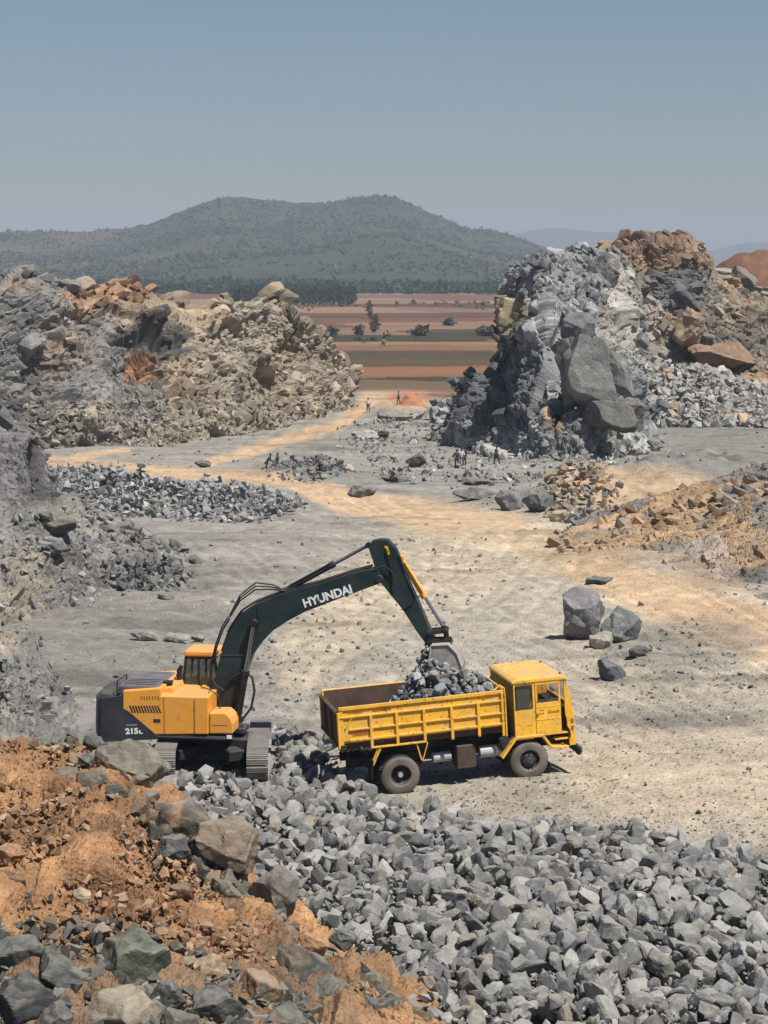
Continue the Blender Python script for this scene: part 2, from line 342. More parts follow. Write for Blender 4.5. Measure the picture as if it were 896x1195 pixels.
def ground_color(x,y,z):
    p=V3(x,y); U,Vv=to_image_px(x,y,z)
    U=U+14*fbm(p,6,3,71)*np.clip(60/np.maximum(y,1),.15,1.6); Vv=Vv+10*fbm(p,5,3,72)*np.clip(60/np.maximum(y,1),.15,1.2)
    n=fbm(V3(x/3,y),3,4,50)*.5+.5; n2=fbm(p,.8,3,51)*.5+.5
    c=GREY*(.80+.45*n[:,None])+0*p
    def mixc(c,k,m): m=np.clip(m,0,1)[:,None]; return c*(1-m)+k*m
    c=mixc(c,PALE,(sstep(250,520,U)*sstep(560,640,Vv))*.75*(.4+.9*n))
    c=mixc(c,lin(168,156,138),sstep(420,620,U)*sstep(820,900,Vv)*.6)
    c=mixc(c,DGREY,sstep(700,800,U)*(1-sstep(560,590,Vv))*sstep(470,500,Vv)*.55)
    for pts,k in ROADS:
        d=seg_dist(U,Vv,pts); m=(1-sstep(.55,1.35,d+.35*(n-.5)+.5*(n2-.5)))*k
        kc=TAN if k<.95 else ORG
        if k==.95: kc=lin(214,178,134)
        c=mixc(c,kc*(.85+.3*n[:,None]),m)
    rt=ruts(x,y); c=c*(1+.12*rt*(n2*1.4)-.10*np.roll(rt,3))[:,None]
    # orange earth mounds
    for (cu,cv,ru,rv,kc,k) in [(760,575,95,28,ORG*.9,.9),(690,562,45,25,ORG*.95,.9),(720,640,100,22,ORG*.85,.6),(845,640,60,50,lin(170,142,110),.6),(480,463,30,10,lin(208,132,86),.9),(525,462,30,14,lin(140,96,78),.8),(800,755,100,35,DGREY,.55),(790,830,110,22,DGREY,.35),
                               (100,700,190,100,GREY*.78,.6),(365,548,45,16,DGREY,.6),(600,590,130,10,DGREY,.3)]:
        d=((U-cu)/ru)**2+((Vv-cv)/rv)**2; c=mixc(c,kc*(.8+.4*n[:,None]),(1-sstep(.4,1.3,d+.6*(n-.5)))*k)
    spk=vnoise(p,.33,66)*.5+.5*vnoise(V3(x/2.5,y),1.1,67); c=c*(.88+.24*n2[:,None])*(1+.20*spk[:,None])*(1-.30*sstep(.35,.75,fbm(V3(x/4,y),2.4,4,68)*1.8)[:,None])
    # the farmed plain beyond the quarry
    far=sstep(330,345,y)
    V2=308+FPX*(CH+7.8)/np.maximum(y,1)+2.2*vnoise(p,60,81)*np.clip((900/np.maximum(y,1)),0,1)+x*0.012
    blk=np.floor((x+y*.25)/85.0)
    vb=np.array([318,331,335,341,349,356,361,367,373,379,386,390,395,400,404,410,418,425,430,440,445,452,460,475])
    kb=np.array([(70,82,66),(84,86,64),(140,100,84),(180,156,130),(146,108,88),(172,144,120),(120,84,68),(164,132,108),(130,92,72),(154,112,84),(174,140,112),(92,86,62),(88,84,58),(74,74,48),(184,142,104),(164,124,88),(104,94,64),(112,98,66),(174,120,80),(168,116,76),(88,80,52),(138,118,92),(146,124,98),(150,124,98)],float)
    r=hf(hsh(blk.astype(np.int64),np.zeros_like(blk,np.int64),np.zeros_like(blk,np.int64),3),4)
    idx=np.clip(np.searchsorted(vb,V2+np.where(V2<398,(r-.5)*9,0)),0,len(vb)-1)
    fc=lin(*kb.T.reshape(3,-1))  # 3 x n
    fc=fc.T[idx]
    fc=fc*np.array([1.02,.92,.78])*(.66+.34*(hf(hsh(blk.astype(np.int64),idx,np.zeros_like(idx),9),4)[:,None]-.35)*(V2<398)[:,None])*(.88+.24*(fbm(V3(x/6,y),12,3,90)*.5+.5))[:,None]*(1+.12*vnoise(p,45,91))[:,None]
    return c*(1-far[:,None])+fc*far[:,None]
def make_ground():
    th=np.concatenate([np.linspace(-42,-13,50)[:-1],np.linspace(-13,13,420),np.linspace(13,42,50)[1:]])*math.pi/180
    r=[3.]
    while r[-1]<9300:
        q=r[-1]; r.append(q*(1.10 if q<25 else 1.0045 if q<460 else 1.012))
    r=np.array(r); T,Rr=np.meshgrid(th,r); x=(Rr*np.tan(T)*.999).ravel(); y=Rr.ravel()
    y=np.minimum(y,9000)
    z=gz(x,y); c=ground_color(x,y,z)
    me=mesh_np('ground',np.stack([x,y,z],-1),grid_faces(len(r),len(th))[:,::-1],M['ground'],c,True)
    # flip so that normals point up
    o=link('ground',me); o['kind']='structure'
    if me.polygons[0].normal.z<0: me.flip_normals()
    return o
make_ground()

# ------------------------------------------------------------------ rock sheets (cliffs, crags, banks)
SH={}; LAST=[None]; SCAT=[]; BLKS=[]
def sheet(name,rows,nu,nv,mat,colf,relief,parent=None,kind='structure',smooth=False,squeeze=(1,1,1),rot=(0,0,0),depth=6,label=None,cat=None,dents=(),amp=1.0,sharp=1.0,crest=2.2):
    t=np.linspace(0,1,nu); W=[];PX=[];PY=[]
    for r in rows:
        a=np.array(r,float); px=a[0,0]+(a[-1,0]-a[0,0])*t; py=np.interp(px,a[:,0],a[:,1]); Y=np.interp(px,a[:,0],a[:,2])
        W.append(at(px,py,Y)); PX.append(px); PY.append(py)
    W=np.array(W);PX=np.array(PX);PY=np.array(PY)
    sink=W[0]+np.array([0,-.25,-2.2]); W=np.concatenate([sink[None],W]); PX=np.concatenate([PX[:1],PX]); PY=np.concatenate([PY[:1]+8,PY])
    top=W[-1].copy(); b1=top+np.array([0,depth*.5,-.3]); b2=top+np.array([0,depth,0]); b2[:,2]=W[0][:,2]
    W=np.concatenate([W,b1[None],b2[None]]); PX=np.concatenate([PX,PX[-1:],PX[-1:]]); PY=np.concatenate([PY,PY[-1:]-3,PY[-1:]-6])
    # resample rows by mean spacing
    seg=np.linalg.norm(np.diff(W,axis=0),axis=-1).mean(1); cum=np.concatenate([[0],np.cumsum(seg)]); s=np.linspace(0,cum[-1],nv)
    def rs(A):
        sh=A.shape[1:]; B=A.reshape(len(A),-1); i=np.clip(np.searchsorted(cum,s)-1,0,len(cum)-2); f=((s-cum[i])/(cum[i+1]-cum[i]))[:,None]
        return (B[i]*(1-f)+B[i+1]*f).reshape((nv,)+sh)
    Pn=rs(W); PX=rs(PX); PY=rs(PY)
    # soften the coarse creases
    for _ in range(3):
        Q=Pn.copy(); Q[1:-1]=(Pn[:-2]+Pn[2:]+2*Pn[1:-1])/4; Pn=Q
    du=np.gradient(Pn,axis=1); dv=np.gradient(Pn,axis=0); nr=np.cross(du,dv); nr/=np.linalg.norm(nr,axis=-1,keepdims=True)+1e-9
    Pf=Pn.reshape(-1,3); e=Matrix.Rotation(rot[2],3,'Z')@Matrix.Rotation(rot[1],3,'Y')@Matrix.Rotation(rot[0],3,'X')
    q=(Pf@np.array(e).T)*np.array(squeeze)
    d=np.zeros(len(Pf)); cr=np.zeros(len(Pf)); wsum=0; edge=np.ones(len(Pf))
    wq=q+np.stack([fbm(q,3,2,61),fbm(q,3,2,62),fbm(q,3,2,63)],-1)*.2
    for kk,(sc,a,sd) in enumerate(relief):
        if kk<2:
            md=-1 if kk==0 else 1
            o,ed,h=facet2(wq,sc,sd,md,1.0,.5); d+=(1.9 if kk==0 else 1.5)*o*a
            if md==1: d-=sharp*a*sc*.25*(1-sstep(0,.08,ed))
        else:
            o,ed,h=facet(wq,sc,sd); d+=1.25*o*a*(.3+.7*sstep(0,.16,ed)); d-=sharp*a*sc*.45*(1-sstep(0,.13,ed))
        if kk==min(1,len(relief)-1): dbig=d.copy()
        cr+=(h-.5)*a*sc*(1 if kk<2 else 1.6); wsum+=a*sc*.5
    cr=cr
    d+=fbm(q,2.0,3,77)*.08*relief[0][0]*relief[0][1]
    def blur(a,n):
        g=a.reshape(nv,nu).copy()
        for _ in range(n):
            g[1:-1]=(g[:-2]+2*g[1:-1]+g[2:])/4; g[:,1:-1]=(g[:,:-2]+2*g[:,1:-1]+g[:,2:])/4
        return g.ravel()
    d=blur(dbig,2)+(d-dbig)
    d=d-np.mean(d)
    sc_=cum[-3]; ss=np.repeat(s,nu); d=d*(1-.62*np.exp(-((ss-sc_)/crest)**2))-.12*crest*np.exp(-((ss-sc_)/crest)**2)
    PXf,PYf=PX.ravel(),PY.ravel()
    for du_,dv_,ru,rv,dep_ in dents:
        e_=((PXf-du_)/ru)**2+((PYf-dv_)/rv)**2+.5*fbm(Pf,2.5,3,91); d=d-dep_*(1-sstep(.55,1.15,e_))
    Pd=Pf+nr.reshape(-1,3)*(d*amp)[:,None]
    col=colf(PX.ravel(),PY.ravel(),Pf,cr/max(wsum,1e-6),d)
    me=mesh_np(name,Pd,grid_faces(nv,nu),mat,col,smooth)
    o=link(name,me,parent); 
    if parent is None: tag(o,label,cat,kind=kind)
    SH[(name,label)]=(Pd,PY.ravel(),PX.ravel()); LAST[0]=(Pd,PX.ravel(),PY.ravel()); BLKS.append((o,Pd,PX.ravel(),PY.ravel(),np.asarray(col),nr.reshape(-1,3)))
    return o
def mixv(c,k,m): m=np.clip(m,0,1)[:,None]; return c*(1-m)+np.asarray(k)*m
def blob(U,Vv,cu,cv,ru,rv,n,soft=.5): return 1-sstep(1-soft,1+soft,((U-cu)/ru)**2+((Vv-cv)/rv)**2+.9*n)

def c_left(U,Vv,p,cr,d):
    n=fbm(p,3,4,40); n2=fbm(p,.9,3,41); n3=fbm(p,8,3,43)
    grey=lin(140,140,138); tan=lin(172,158,138); warm=lin(190,160,122)
    c=np.tile(grey,(len(U),1)); c=mixv(c,tan,sstep(120,230,U+60*n3)*.9+.05); c=mixv(c,warm,sstep(.05,.5,n3+.3*n+sstep(390,330,Vv)*.35)*.55)
    c=mixv(c,lin(190,130,78),blob(U,Vv,160,432,16,16,n)*.9); c=mixv(c,lin(188,140,96),blob(U,Vv,120,350,60,12,n)*.75)
    c=mixv(c,lin(200,175,140),blob(U,Vv,203,450,9,60,n)*.8); c=mixv(c,lin(84,86,88),blob(U,Vv,172,400,46,22,n,.3)*.85)  # pale dust streak; dark blob puts the recess's shade into the rock colour
    c=mixv(c,lin(146,120,100),blob(U,Vv,60,420,20,40,n)*.5); c=mixv(c,lin(180,168,148),sstep(465,500,Vv)*.5)
    return c*(1+.46*cr+.28*n2+.16*n)[:,None]
LEFT=[[(-140,545,195),(0,530,203),(30,527,205),(120,527,207),(200,522,210),(300,503,235),(370,488,262),(412,470,288)],
      [(-140,470,203),(0,470,209),(60,470,210),(130,478,213),(200,475,217),(300,460,241),(370,452,268),(411,452,289)],
      [(-140,400,208),(0,400,213),(60,405,215),(130,425,221),(200,420,223),(300,405,247),(360,410,272),(408,435,290)],
      [(-140,339,214),(0,331,218),(40,328,221),(100,341,228),(150,354,231),(185,359,234),(262,354,242),(320,361,254),(352,373,266),(380,397,280),(406,437,291)]]
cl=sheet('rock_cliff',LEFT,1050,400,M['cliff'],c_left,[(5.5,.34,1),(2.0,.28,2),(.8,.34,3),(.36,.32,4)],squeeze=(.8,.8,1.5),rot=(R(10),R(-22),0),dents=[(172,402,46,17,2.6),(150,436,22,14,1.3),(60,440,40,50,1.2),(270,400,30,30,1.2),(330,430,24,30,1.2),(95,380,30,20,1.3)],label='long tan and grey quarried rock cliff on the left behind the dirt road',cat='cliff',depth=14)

SCAT.append((LAST[0],3200,.10,.75,'tan',lambda U,V:(V>470)&(V<540)))
def c_near(U,Vv,p,cr,d):
    n=fbm(p,3,4,44); n2=fbm(p,.7,3,45)
    c=np.tile(lin(128,127,126),(len(U),1)); c=mixv(c,lin(170,166,160),sstep(560,640,Vv+20*n)*.5); c=mixv(c,lin(178,172,160),blob(U,Vv,95,600,50,25,n)*.7); c=mixv(c,lin(176,160,136),blob(U,Vv,0,690,60,50,n)*.6)
    return c*(1+.3*cr+.2*n2)[:,None]
sheet('rock_bank',[[(-160,800,72),(0,735,80),(60,712,86),(130,697,90.5),(215,690,93)],[(-160,640,86),(0,660,88),(60,655,92),(130,668,94),(214,684,94.5)],
       [(-160,560,91),(0,600,92),(36,622,92),(60,628,94),(130,648,96),(212,679,96)],[(-160,500,95),(0,540,96),(22,545,96),(40,600,96),(60,605,97),(130,632,98),(211,676,97)],
       [(-160,440,98),(-20,480,99),(6,497,99),(22,520,99),(38,583,99),(60,588,100),(130,623,100),(211,674,98.5)]],
      420,520,M['crag'],c_near,[(2.6,.24,11),(1.0,.28,12),(.45,.3,13),(.22,.3,19)],label='grey rock bank sloping down from the left edge of the pit',cat='rock bank',depth=10,crest=1.0)
SCAT.append((LAST[0],1300,.05,.40,'grey',lambda U,V:(V>600)&(U>-60)))
def c_low(U,Vv,p,cr,d):
    n=fbm(p,2,4,46); n2=fbm(p,.5,3,47)
    c=np.tile(lin(140,138,134),(len(U),1)); c=mixv(c,lin(176,160,144),sstep(.1,.6,n+sstep(40,0,U)*.3)); return c*(1+.3*cr+.25*n2)[:,None]
sheet('spoil_heap',[[(-200,900,54),(0,885,57),(50,880,58),(100,878,58.5)],[(-200,800,60),(0,820,61),(50,850,60),(95,872,59.5)],[(-200,710,65),(0,760,64.5),(30,790,63),(60,834,61.2),(94,868,60)]],
      300,330,M['crag'],c_low,[(1.0,.26,14),(.45,.34,15),(.2,.34,16)],label='grey stony spoil heap at the left edge behind the orange dirt mound',cat='spoil heap',depth=7,crest=.6)
SCAT.append((LAST[0],1100,.04,.26,'grey',lambda U,V:(U>-60)))
# right bank of layered rock
def c_rb(U,Vv,p,cr,d):
    n=fbm(p,3,4,48); n2=fbm(p,.7,3,49)
    c=np.tile(lin(166,150,128),(len(U),1)); c=mixv(c,lin(204,164,116),sstep(-.1,.4,n+sstep(800,690,U)*.4+sstep(640,590,Vv)*.3)*.85); c=mixv(c,lin(134,134,134),sstep(.0,.5,-n+sstep(800,890,U)*.4)*.8)
    c=mixv(c,lin(200,180,165),blob(U,Vv,830,650,25,40,n)*.6)
    return c*(1+.3*cr+.22*n2)[:,None]
sheet('rock_bank',[[(650,655,106),(700,668,102),(760,680,97),(830,700,91),(900,722,86),(1000,760,78)],[(650,650,107),(700,650,105),(760,650,102),(830,655,98),(900,660,94),(1000,670,86)],
                   [(650,648,108),(700,636,109),(760,618,109),(830,602,107),(900,585,104),(1000,575,96)],[(650,643,110),(700,624,112),(760,598,115),(830,577,116),(900,557,116),(1000,542,110)]],
      460,560,M['crag'],c_rb,[(1.6,.16,21),(.7,.22,22),(.3,.28,23)],squeeze=(.7,.9,1.5),rot=(0,R(30),0),label='layered tan rock bank rising at the right edge of the pit',cat='rock bank',depth=16)

SCAT.append((LAST[0],420,.05,.34,'tan',lambda U,V:(U<960)))
# the big crag on the right
def c_crag(U,Vv,p,cr,d):
    n=fbm(p,3,4,52); n2=fbm(p,.8,3,53); n3=fbm(p,7,3,54)
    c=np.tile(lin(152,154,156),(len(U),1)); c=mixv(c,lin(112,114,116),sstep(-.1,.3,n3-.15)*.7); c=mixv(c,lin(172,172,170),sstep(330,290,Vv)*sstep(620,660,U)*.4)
    c=mixv(c,lin(168,148,112),blob(U,Vv,598,375,18,38,n,.3)*.9); c=mixv(c,lin(190,150,108),blob(U,Vv,650,485,10,38,n*.5,.3)*.95); c=mixv(c,lin(112,86,66),blob(U,Vv,652,440,12,34,n*.6,.3)*.9); c=mixv(c,lin(82,88,92),blob(U,Vv,590,450,45,60,n,.35)*.7)  # last blob paints the shade of the steep left face into the colour
    c=mixv(c,lin(180,170,156),blob(U,Vv,720,365,26,55,n)*.6); c=mixv(c,lin(185,184,178),sstep(495,520,Vv)*.6)
    return 1.16*c*(1+.50*cr+.30*n2)[:,None]
CR=[[(505,508,222),(545,520,205),(600,534,190),(640,538,185),(680,536,184),(715,520,190),(760,500,205)],
    [(512,498,223),(545,490,210),(590,470,197),(640,465,190),(690,465,190),(725,465,200),(757,480,212)],
    [(520,489,224),(550,470,212),(590,415,202),(640,390,197),(690,385,199),(725,390,208),(752,440,218)],
    [(523,484,225),(560,450,214),(592,385,206),(625,330,204),(660,325,206),(700,328,209),(735,345,216),(749,390,222)],
    [(526,488,226),(548,462,216),(575,425,213),(592,379,211),(606,337,211),(624,304,212),(645,295,214),(663,289,216),(690,299,218),(720,315,222),(747,342,226)]]
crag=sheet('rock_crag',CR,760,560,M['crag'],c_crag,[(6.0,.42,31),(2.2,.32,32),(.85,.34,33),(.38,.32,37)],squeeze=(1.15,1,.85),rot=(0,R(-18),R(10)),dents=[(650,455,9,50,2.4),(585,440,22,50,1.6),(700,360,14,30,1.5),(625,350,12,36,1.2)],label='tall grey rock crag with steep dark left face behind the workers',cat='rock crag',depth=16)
SCAT.append((LAST[0],1800,.12,.8,'grey',lambda U,V:(V>490)|((V<330)&(U>620))))
def c_back(U,Vv,p,cr,d):
    n=fbm(p,3,4,55); n2=fbm(p,.8,3,56); n3=fbm(p,8,3,57)
    c=np.tile(lin(150,142,130),(len(U),1)); c=mixv(c,lin(182,148,112),sstep(-.1,.35,n3+sstep(350,290,Vv)*.5)*.85); c=mixv(c,lin(128,96,84),blob(U,Vv,775,290,45,14,n)*.6)
    c=mixv(c,lin(108,110,112),blob(U,Vv,780,345,40,26,n,.3)*.9); c=mixv(c,lin(214,196,178),blob(U,Vv,735,385,28,26,n)*.8); c=mixv(c,lin(206,174,140),blob(U,Vv,803,378,14,16,n)*.8)
    c=mixv(c,lin(126,116,100),blob(U,Vv,850,380,50,40,n)*.6); c=mixv(c,lin(190,150,112),blob(U,Vv,850,425,50,12,n)*.6)
    return c*(1+.34*cr+.24*n2)[:,None]
BK=[[(690,500,244),(760,492,246),(830,490,244),(900,490,242),(1000,492,238)],[(690,430,254),(760,430,258),(830,445,259),(900,455,258),(1000,460,254)],
    [(692,370,261),(740,365,263),(800,375,266),(850,385,266),(900,400,266),(1000,410,263)],[(694,323,266),(715,308,267),(735,290,268),(765,292,269),(800,306,271),(840,330,274),(880,343,276),(1000,353,278)],
    [(696,312,272),(715,302,272),(735,289,273),(750,287,273),(780,293,274),(797,300,275),(812,312,277),(835,328,279),(870,342,282),(1000,350,284)]]
back=sheet('rock_crag',BK,620,380,M['crag'],c_back,[(6.5,.38,34),(2.6,.32,35),(1.0,.34,36),(.45,.32,38)],squeeze=(.8,.9,1.2),rot=(R(5),R(20),0),label='broad orange-topped rock crag at the right edge behind the grey crag',cat='rock crag',depth=18)

# ------------------------------------------------------------------ boulders
def rock_mesh(seed,dims,sub=4,planes=16,detail=1.0,col=None,tint2=None,amt=.0):
    r=np.random.default_rng(seed); bm=bmesh.new(); bmesh.ops.create_icosphere(bm,subdivisions=sub,radius=1)
    v=np.array([x.co[:] for x in bm.verts]); f=np.array([[q.index for q in x.verts] for x in bm.faces]); bm.free()
    nrm=r.normal(size=(planes,3)); nrm/=np.linalg.norm(nrm,axis=1,keepdims=True); off=r.uniform(.55,.95,planes)
    cu=np.array(Matrix.Rotation(r.uniform(0,3),3,'Z')@Matrix.Rotation(r.uniform(-.5,.5),3,'X')@Matrix.Rotation(r.uniform(-.5,.5),3,'Y')); nrm=np.concatenate([nrm,cu,-cu]); off=np.concatenate([off,r.uniform(.66,.86,6)])
    dt=v@nrm.T; rad=np.where(dt>.05,off/np.maximum(dt,.05),9).min(1); rad=np.minimum(rad,1.15)
    p=v*rad[:,None]
    lo=p.min(0);hi=p.max(0); p=(p-(lo+hi)/2)/((hi-lo)/2)
    p=p*np.array(dims)/2
    m=float(np.mean(dims)); s=p+seed*13.1
    o1,e1,h1=facet2(s,m*.42,seed,-1); o2,e2,h2=facet2(s,m*.14,seed+5,1); o1-=o1.mean(); o2-=o2.mean()
    nn=v/np.linalg.norm(v,axis=1,keepdims=True)
    p=p+nn*((o1*.35+o2*.35)*detail+fbm(s,m*.3,4,seed)*.012*m)[:,None]
    col=lin(128,130,130) if col is None else np.asarray(col)
    c=np.tile(col,(len(p),1))*(1+.20*(h1-.5)+.22*(h2-.5))[:,None]
    if tint2 is not None:
        c=mixv(c,tint2,sstep(.1-amt,.35-amt,fbm(s,m*.5,3,seed+9)))
    return p,f,c
def boulder(name,u,v,wpx,hpx,seed,label,cat='boulder',group=None,col=None,tint2=None,amt=0,Y=None,dep=.9,rot=(0,0,0),sub=4,z=None,sink=.12,planes=16,parent=None,mat='boulder',detail=1.0):
    if Y is None: g=gp(u,v)
    else: g=Vector(at(u,v,Y)); 
    s=FPX/(g.y*1.01); W=wpx/s; Hh=hpx/s; D=W*dep
    p,f,c=rock_mesh(seed,(W,D,Hh*(1+sink)),sub,planes,detail,col,tint2,amt)
    me=mesh_np(name,p,f,M[mat],c,False)
    o=link(name,me); o.location=(g.x,g.y+D*.35,g.z+Hh*.5-Hh*sink*.5); o.rotation_euler=rot
    if parent is not None:
        o.parent=parent
    else: tag(o,label,cat,group)
    return o
G1=lin(122,126,128); G2=lin(100,104,104); GT=lin(150,138,118); OR=lin(168,134,100)
# slabs standing out of the grey crag: parts of it
for (u,v,wd,h,sd,c,t2,Y,rt,pl) in [(690,484,64,98,401,lin(150,150,146),None,186,(0,R(-16),R(24)),5),(716,500,60,30,403,lin(118,118,114),None,184.5,(0,R(12),0),6),(664,470,26,74,404,lin(128,128,126),None,188,(0,R(-10),R(35)),5),
                                   (676,402,40,40,406,lin(128,130,130),None,195,(0,R(20),R(15)),6),(722,462,32,60,421,lin(140,140,136),None,193,(0,R(-24),R(-20)),5),(735,503,36,36,411,lin(134,132,126),None,196,(0,R(-14),0),6)]:
    boulder('rock_slab',u,v,wd,h,sd,None,col=c,Y=Y,rot=rt,planes=pl,parent=crag,mat='crag',detail=.6,sub=6)
for (u,v,wd,h,sd,c,t2,Y,rt) in [(770,318,84,44,407,lin(158,134,110),None,270,(0,R(8),0)),(790,364,70,44,408,lin(112,114,116),None,264.5,(0,R(-10),0)),(742,412,60,50,409,lin(196,178,160),None,260,(0,R(12),0)),(806,404,36,44,410,lin(186,156,126),None,261,(0,R(8),0)),
                                (850,430,90,26,417,lin(164,134,104),None,258,(0,R(8),0))]:
    boulder('rock_slab',u,v,wd,h,sd,None,col=c,Y=Y,rot=rt,planes=9,parent=back,mat='crag',detail=1.3,sub=5)
def earth_heap(u,v,wpx,hpx,Y,label,col,seed,name='dirt_heap'):
    g=at(u,v,Y); s=FPX/Y; n=70; a=np.linspace(0,2*math.pi,n,endpoint=False); rr=np.linspace(0,1,40)
    A,Q=np.meshgrid(a,rr); x=np.cos(A)*Q*wpx/s/2; y=np.sin(A)*Q*wpx/s/2; z=(hpx/s)*(.5+.5*np.cos(np.pi*Q))**.8
    p=np.stack([x,y,z],-1).reshape(-1,3); k=fbm(p+seed,wpx/s*.25,4,seed); p[:,2]+=k*.22*hpx/s*(1-np.repeat(rr,n)); p[:,:2]*=(1+.2*k)[:,None]
    i=np.arange(40*n).reshape(40,n); f=np.stack([i[:-1],np.roll(i,-1,1)[:-1],np.roll(i,-1,1)[1:],i[1:]],-1).reshape(-1,4)
    me=mesh_np(name,p,f,M['soil'] if Y<100 else M['crag'],np.tile(col,(len(p),1))*(1+.25*fbm(p,.8,3,3))[:,None],True)
    if me.polygons[200].normal.z<0: me.flip_normals()
    o=link(name,me); o.location=g; tag(o,label,'dirt heap'); return o
earth_heap(884,350,190,58,300,'red-brown dirt heap behind the top of the right crag',lin(142,96,70),3)
earth_heap(480,484,60,24,268,'orange dirt heap beside the far end of the dirt road',lin(206,134,88),4)
earth_heap(530,483,70,24,272,'dull red dirt heap between the orange dirt heap and the grey crag',lin(140,102,86),5)
earth_heap(502,488,30,12,258,'small pale grey heap at the left foot of the grey crag',lin(164,158,148),6)

# named boulders on the pit floor
B=boulder
B('boulder',683,747,58,60,501,'tallest pointed grey boulder on the pit floor behind the truck cab',col=lin(140,140,140),rot=(R(8),R(-6),R(20)),sub=5,planes=12)
B('boulder',726,750,42,41,502,'rounded grey boulder leaning right of the tallest boulder',col=lin(132,134,134),rot=(0,R(14),R(50)),sub=5,planes=14)
B('boulder',702,758,28,19,503,'small pale boulder in front of the gap between the two big boulders',col=lin(176,168,154),sub=4)
B('boulder',712,795,30,24,504,'dark blue-grey boulder alone just above the truck cab',col=lin(96,106,112),rot=(0,0,R(40)))
B('boulder',747,767,26,14,505,'low dark rock to the right of the rounded boulder',col=lin(104,104,106))
B('boulder',700,683,34,9,506,'low flat grey rock behind the tallest boulder',col=G2,dep=.7)
B('boulder',553,584,50,14,507,'long low grey boulder, left end of the row in front of the workers',col=lin(120,122,116),dep=.6)
B('boulder',594,596,34,22,508,'rounded grey boulder in the middle of the row in front of the workers',col=lin(124,128,128))
B('boulder',632,598,44,24,509,'wide grey boulder at the right end of the row in front of the workers',col=lin(116,118,120),dep=.7)
B('boulder',652,609,20,14,510,'small tan boulder right of the wide grey boulder',col=lin(196,180,150))
B('boulder',487,545,26,15,511,'dark boulder standing alone left of the group of workers',col=lin(92,96,92))
B('boulder',421,581,34,16,512,'grey rock on a gravel patch in the middle distance',col=lin(128,128,124),dep=.7)
B('boulder',168,748,36,11,513,'long flat grey slab lying behind the excavator engine',col=lin(156,150,144),dep=.5,rot=(0,R(6),R(-14)))
B('boulder',206,750,34,11,514,'flat grey slab right of the longer slab behind the excavator',col=lin(166,160,150),dep=.6)
B('boulder',231,749,16,8,515,'small grey slab closest to the excavator cab',col=lin(150,146,140),dep=.6)
B('boulder',172,645,18,18,516,'dark upright rock at the right tip of the left scree',col=lin(78,80,82))
B('boulder',66,625,46,18,517,'long rounded olive rock on the left bank',col=lin(116,116,104),Y=93,dep=.7,rot=(0,R(-14),0))
B('boulder',50,615,24,16,518,'dark rock left of the olive rock on the left bank',col=lin(84,84,80),Y=94)
B('boulder',62,648,30,20,519,'grey rock under the olive rock on the left bank',col=lin(132,134,134),Y=92)
B('boulder',460,563,34,8,520,'low dark rock beside the sitting worker',col=lin(96,98,96))
B('boulder',398,552,30,12,521,'pale flat block right of the worker by the stone pile',col=lin(196,184,168),dep=.7)
B('boulder',428,512,30,9,522,'pale broken slab near the bend of the dirt road',col=lin(184,176,164),dep=.6)
B('boulder',447,512,14,10,523,'small dark rock right of the pale broken slab',col=lin(92,88,84))
B('boulder',565,508,18,9,524,'small grey block left of the crag foot',col=lin(120,122,122))
B('boulder',192,700,20,6,525,'flat grey rock on the gravel above the flat slabs',col=lin(120,120,118))
B('boulder',236,545,20,7,526,'small dark rock on the verge between the two dirt roads',col=lin(110,102,94))
B('boulder',560,566,40,7,527,'low grey ledge behind the long low boulder',col=lin(112,114,108),dep=.6)

# ------------------------------------------------------------------ rubble
def hull_stone(seed,n=13,flat=.75,bev=True):
    r=np.random.default_rng(seed); p=r.normal(size=(n,3)); p/=np.linalg.norm(p,axis=1,keepdims=True); p*=r.uniform(.8,1,(n,1)); p*=np.array([1,r.uniform(.5,.95),r.uniform(flat-.3,flat+.08)])
    bm=bmesh.new(); [bm.verts.new(x) for x in p]
    g=bmesh.ops.convex_hull(bm,input=bm.verts); bmesh.ops.delete(bm,geom=[x for x in bm.verts if not x.link_faces],context='VERTS')
    bmesh.ops.dissolve_limit(bm,angle_limit=R(14),verts=bm.verts,edges=bm.edges)
    if bev: bmesh.ops.bevel(bm,geom=list(bm.edges),offset=.02,segments=1,affect='EDGES',profile=.6)
    bmesh.ops.triangulate(bm,faces=bm.faces); bmesh.ops.recalc_face_normals(bm,faces=bm.faces)
    bm.verts.ensure_lookup_table()
    v=np.array([x.co[:] for x in bm.verts]); f=np.array([[q.index for q in x.verts] for x in bm.faces]); bm.free(); return v,f
STONES=[hull_stone(900+i,random.choice([9,11,14,18,22]),.72) for i in range(48)]
LOW=[hull_stone(1900+i,9,.7,False) for i in range(30)]
def rotm(n,tilt=1.0):
    q=rng.normal(size=(n,4)); q[:,1:3]*=tilt; q/=np.linalg.norm(q,axis=1,keepdims=True); a,b,c,d=q.T
    return np.stack([np.stack([1-2*(c*c+d*d),2*(b*c-a*d),2*(b*d+a*c)],-1),np.stack([2*(b*c+a*d),1-2*(b*b+d*d),2*(c*d-a*b)],-1),np.stack([2*(b*d-a*c),2*(c*d+a*b),1-2*(b*b+c*c)],-1)],1)
def stone_cols(n,pal,wt,var=.16):
    k=rng.choice(len(pal),n,p=np.array(wt)/sum(wt)); c=np.array(pal)[k]; return c*(1+rng.normal(0,var,(n,1))).clip(.55,1.5)
PAL=[lin(154,155,155),lin(132,133,133),lin(178,176,171),lin(148,145,136),lin(170,156,138)]; WT=[4,4,2.4,1.6,.6]
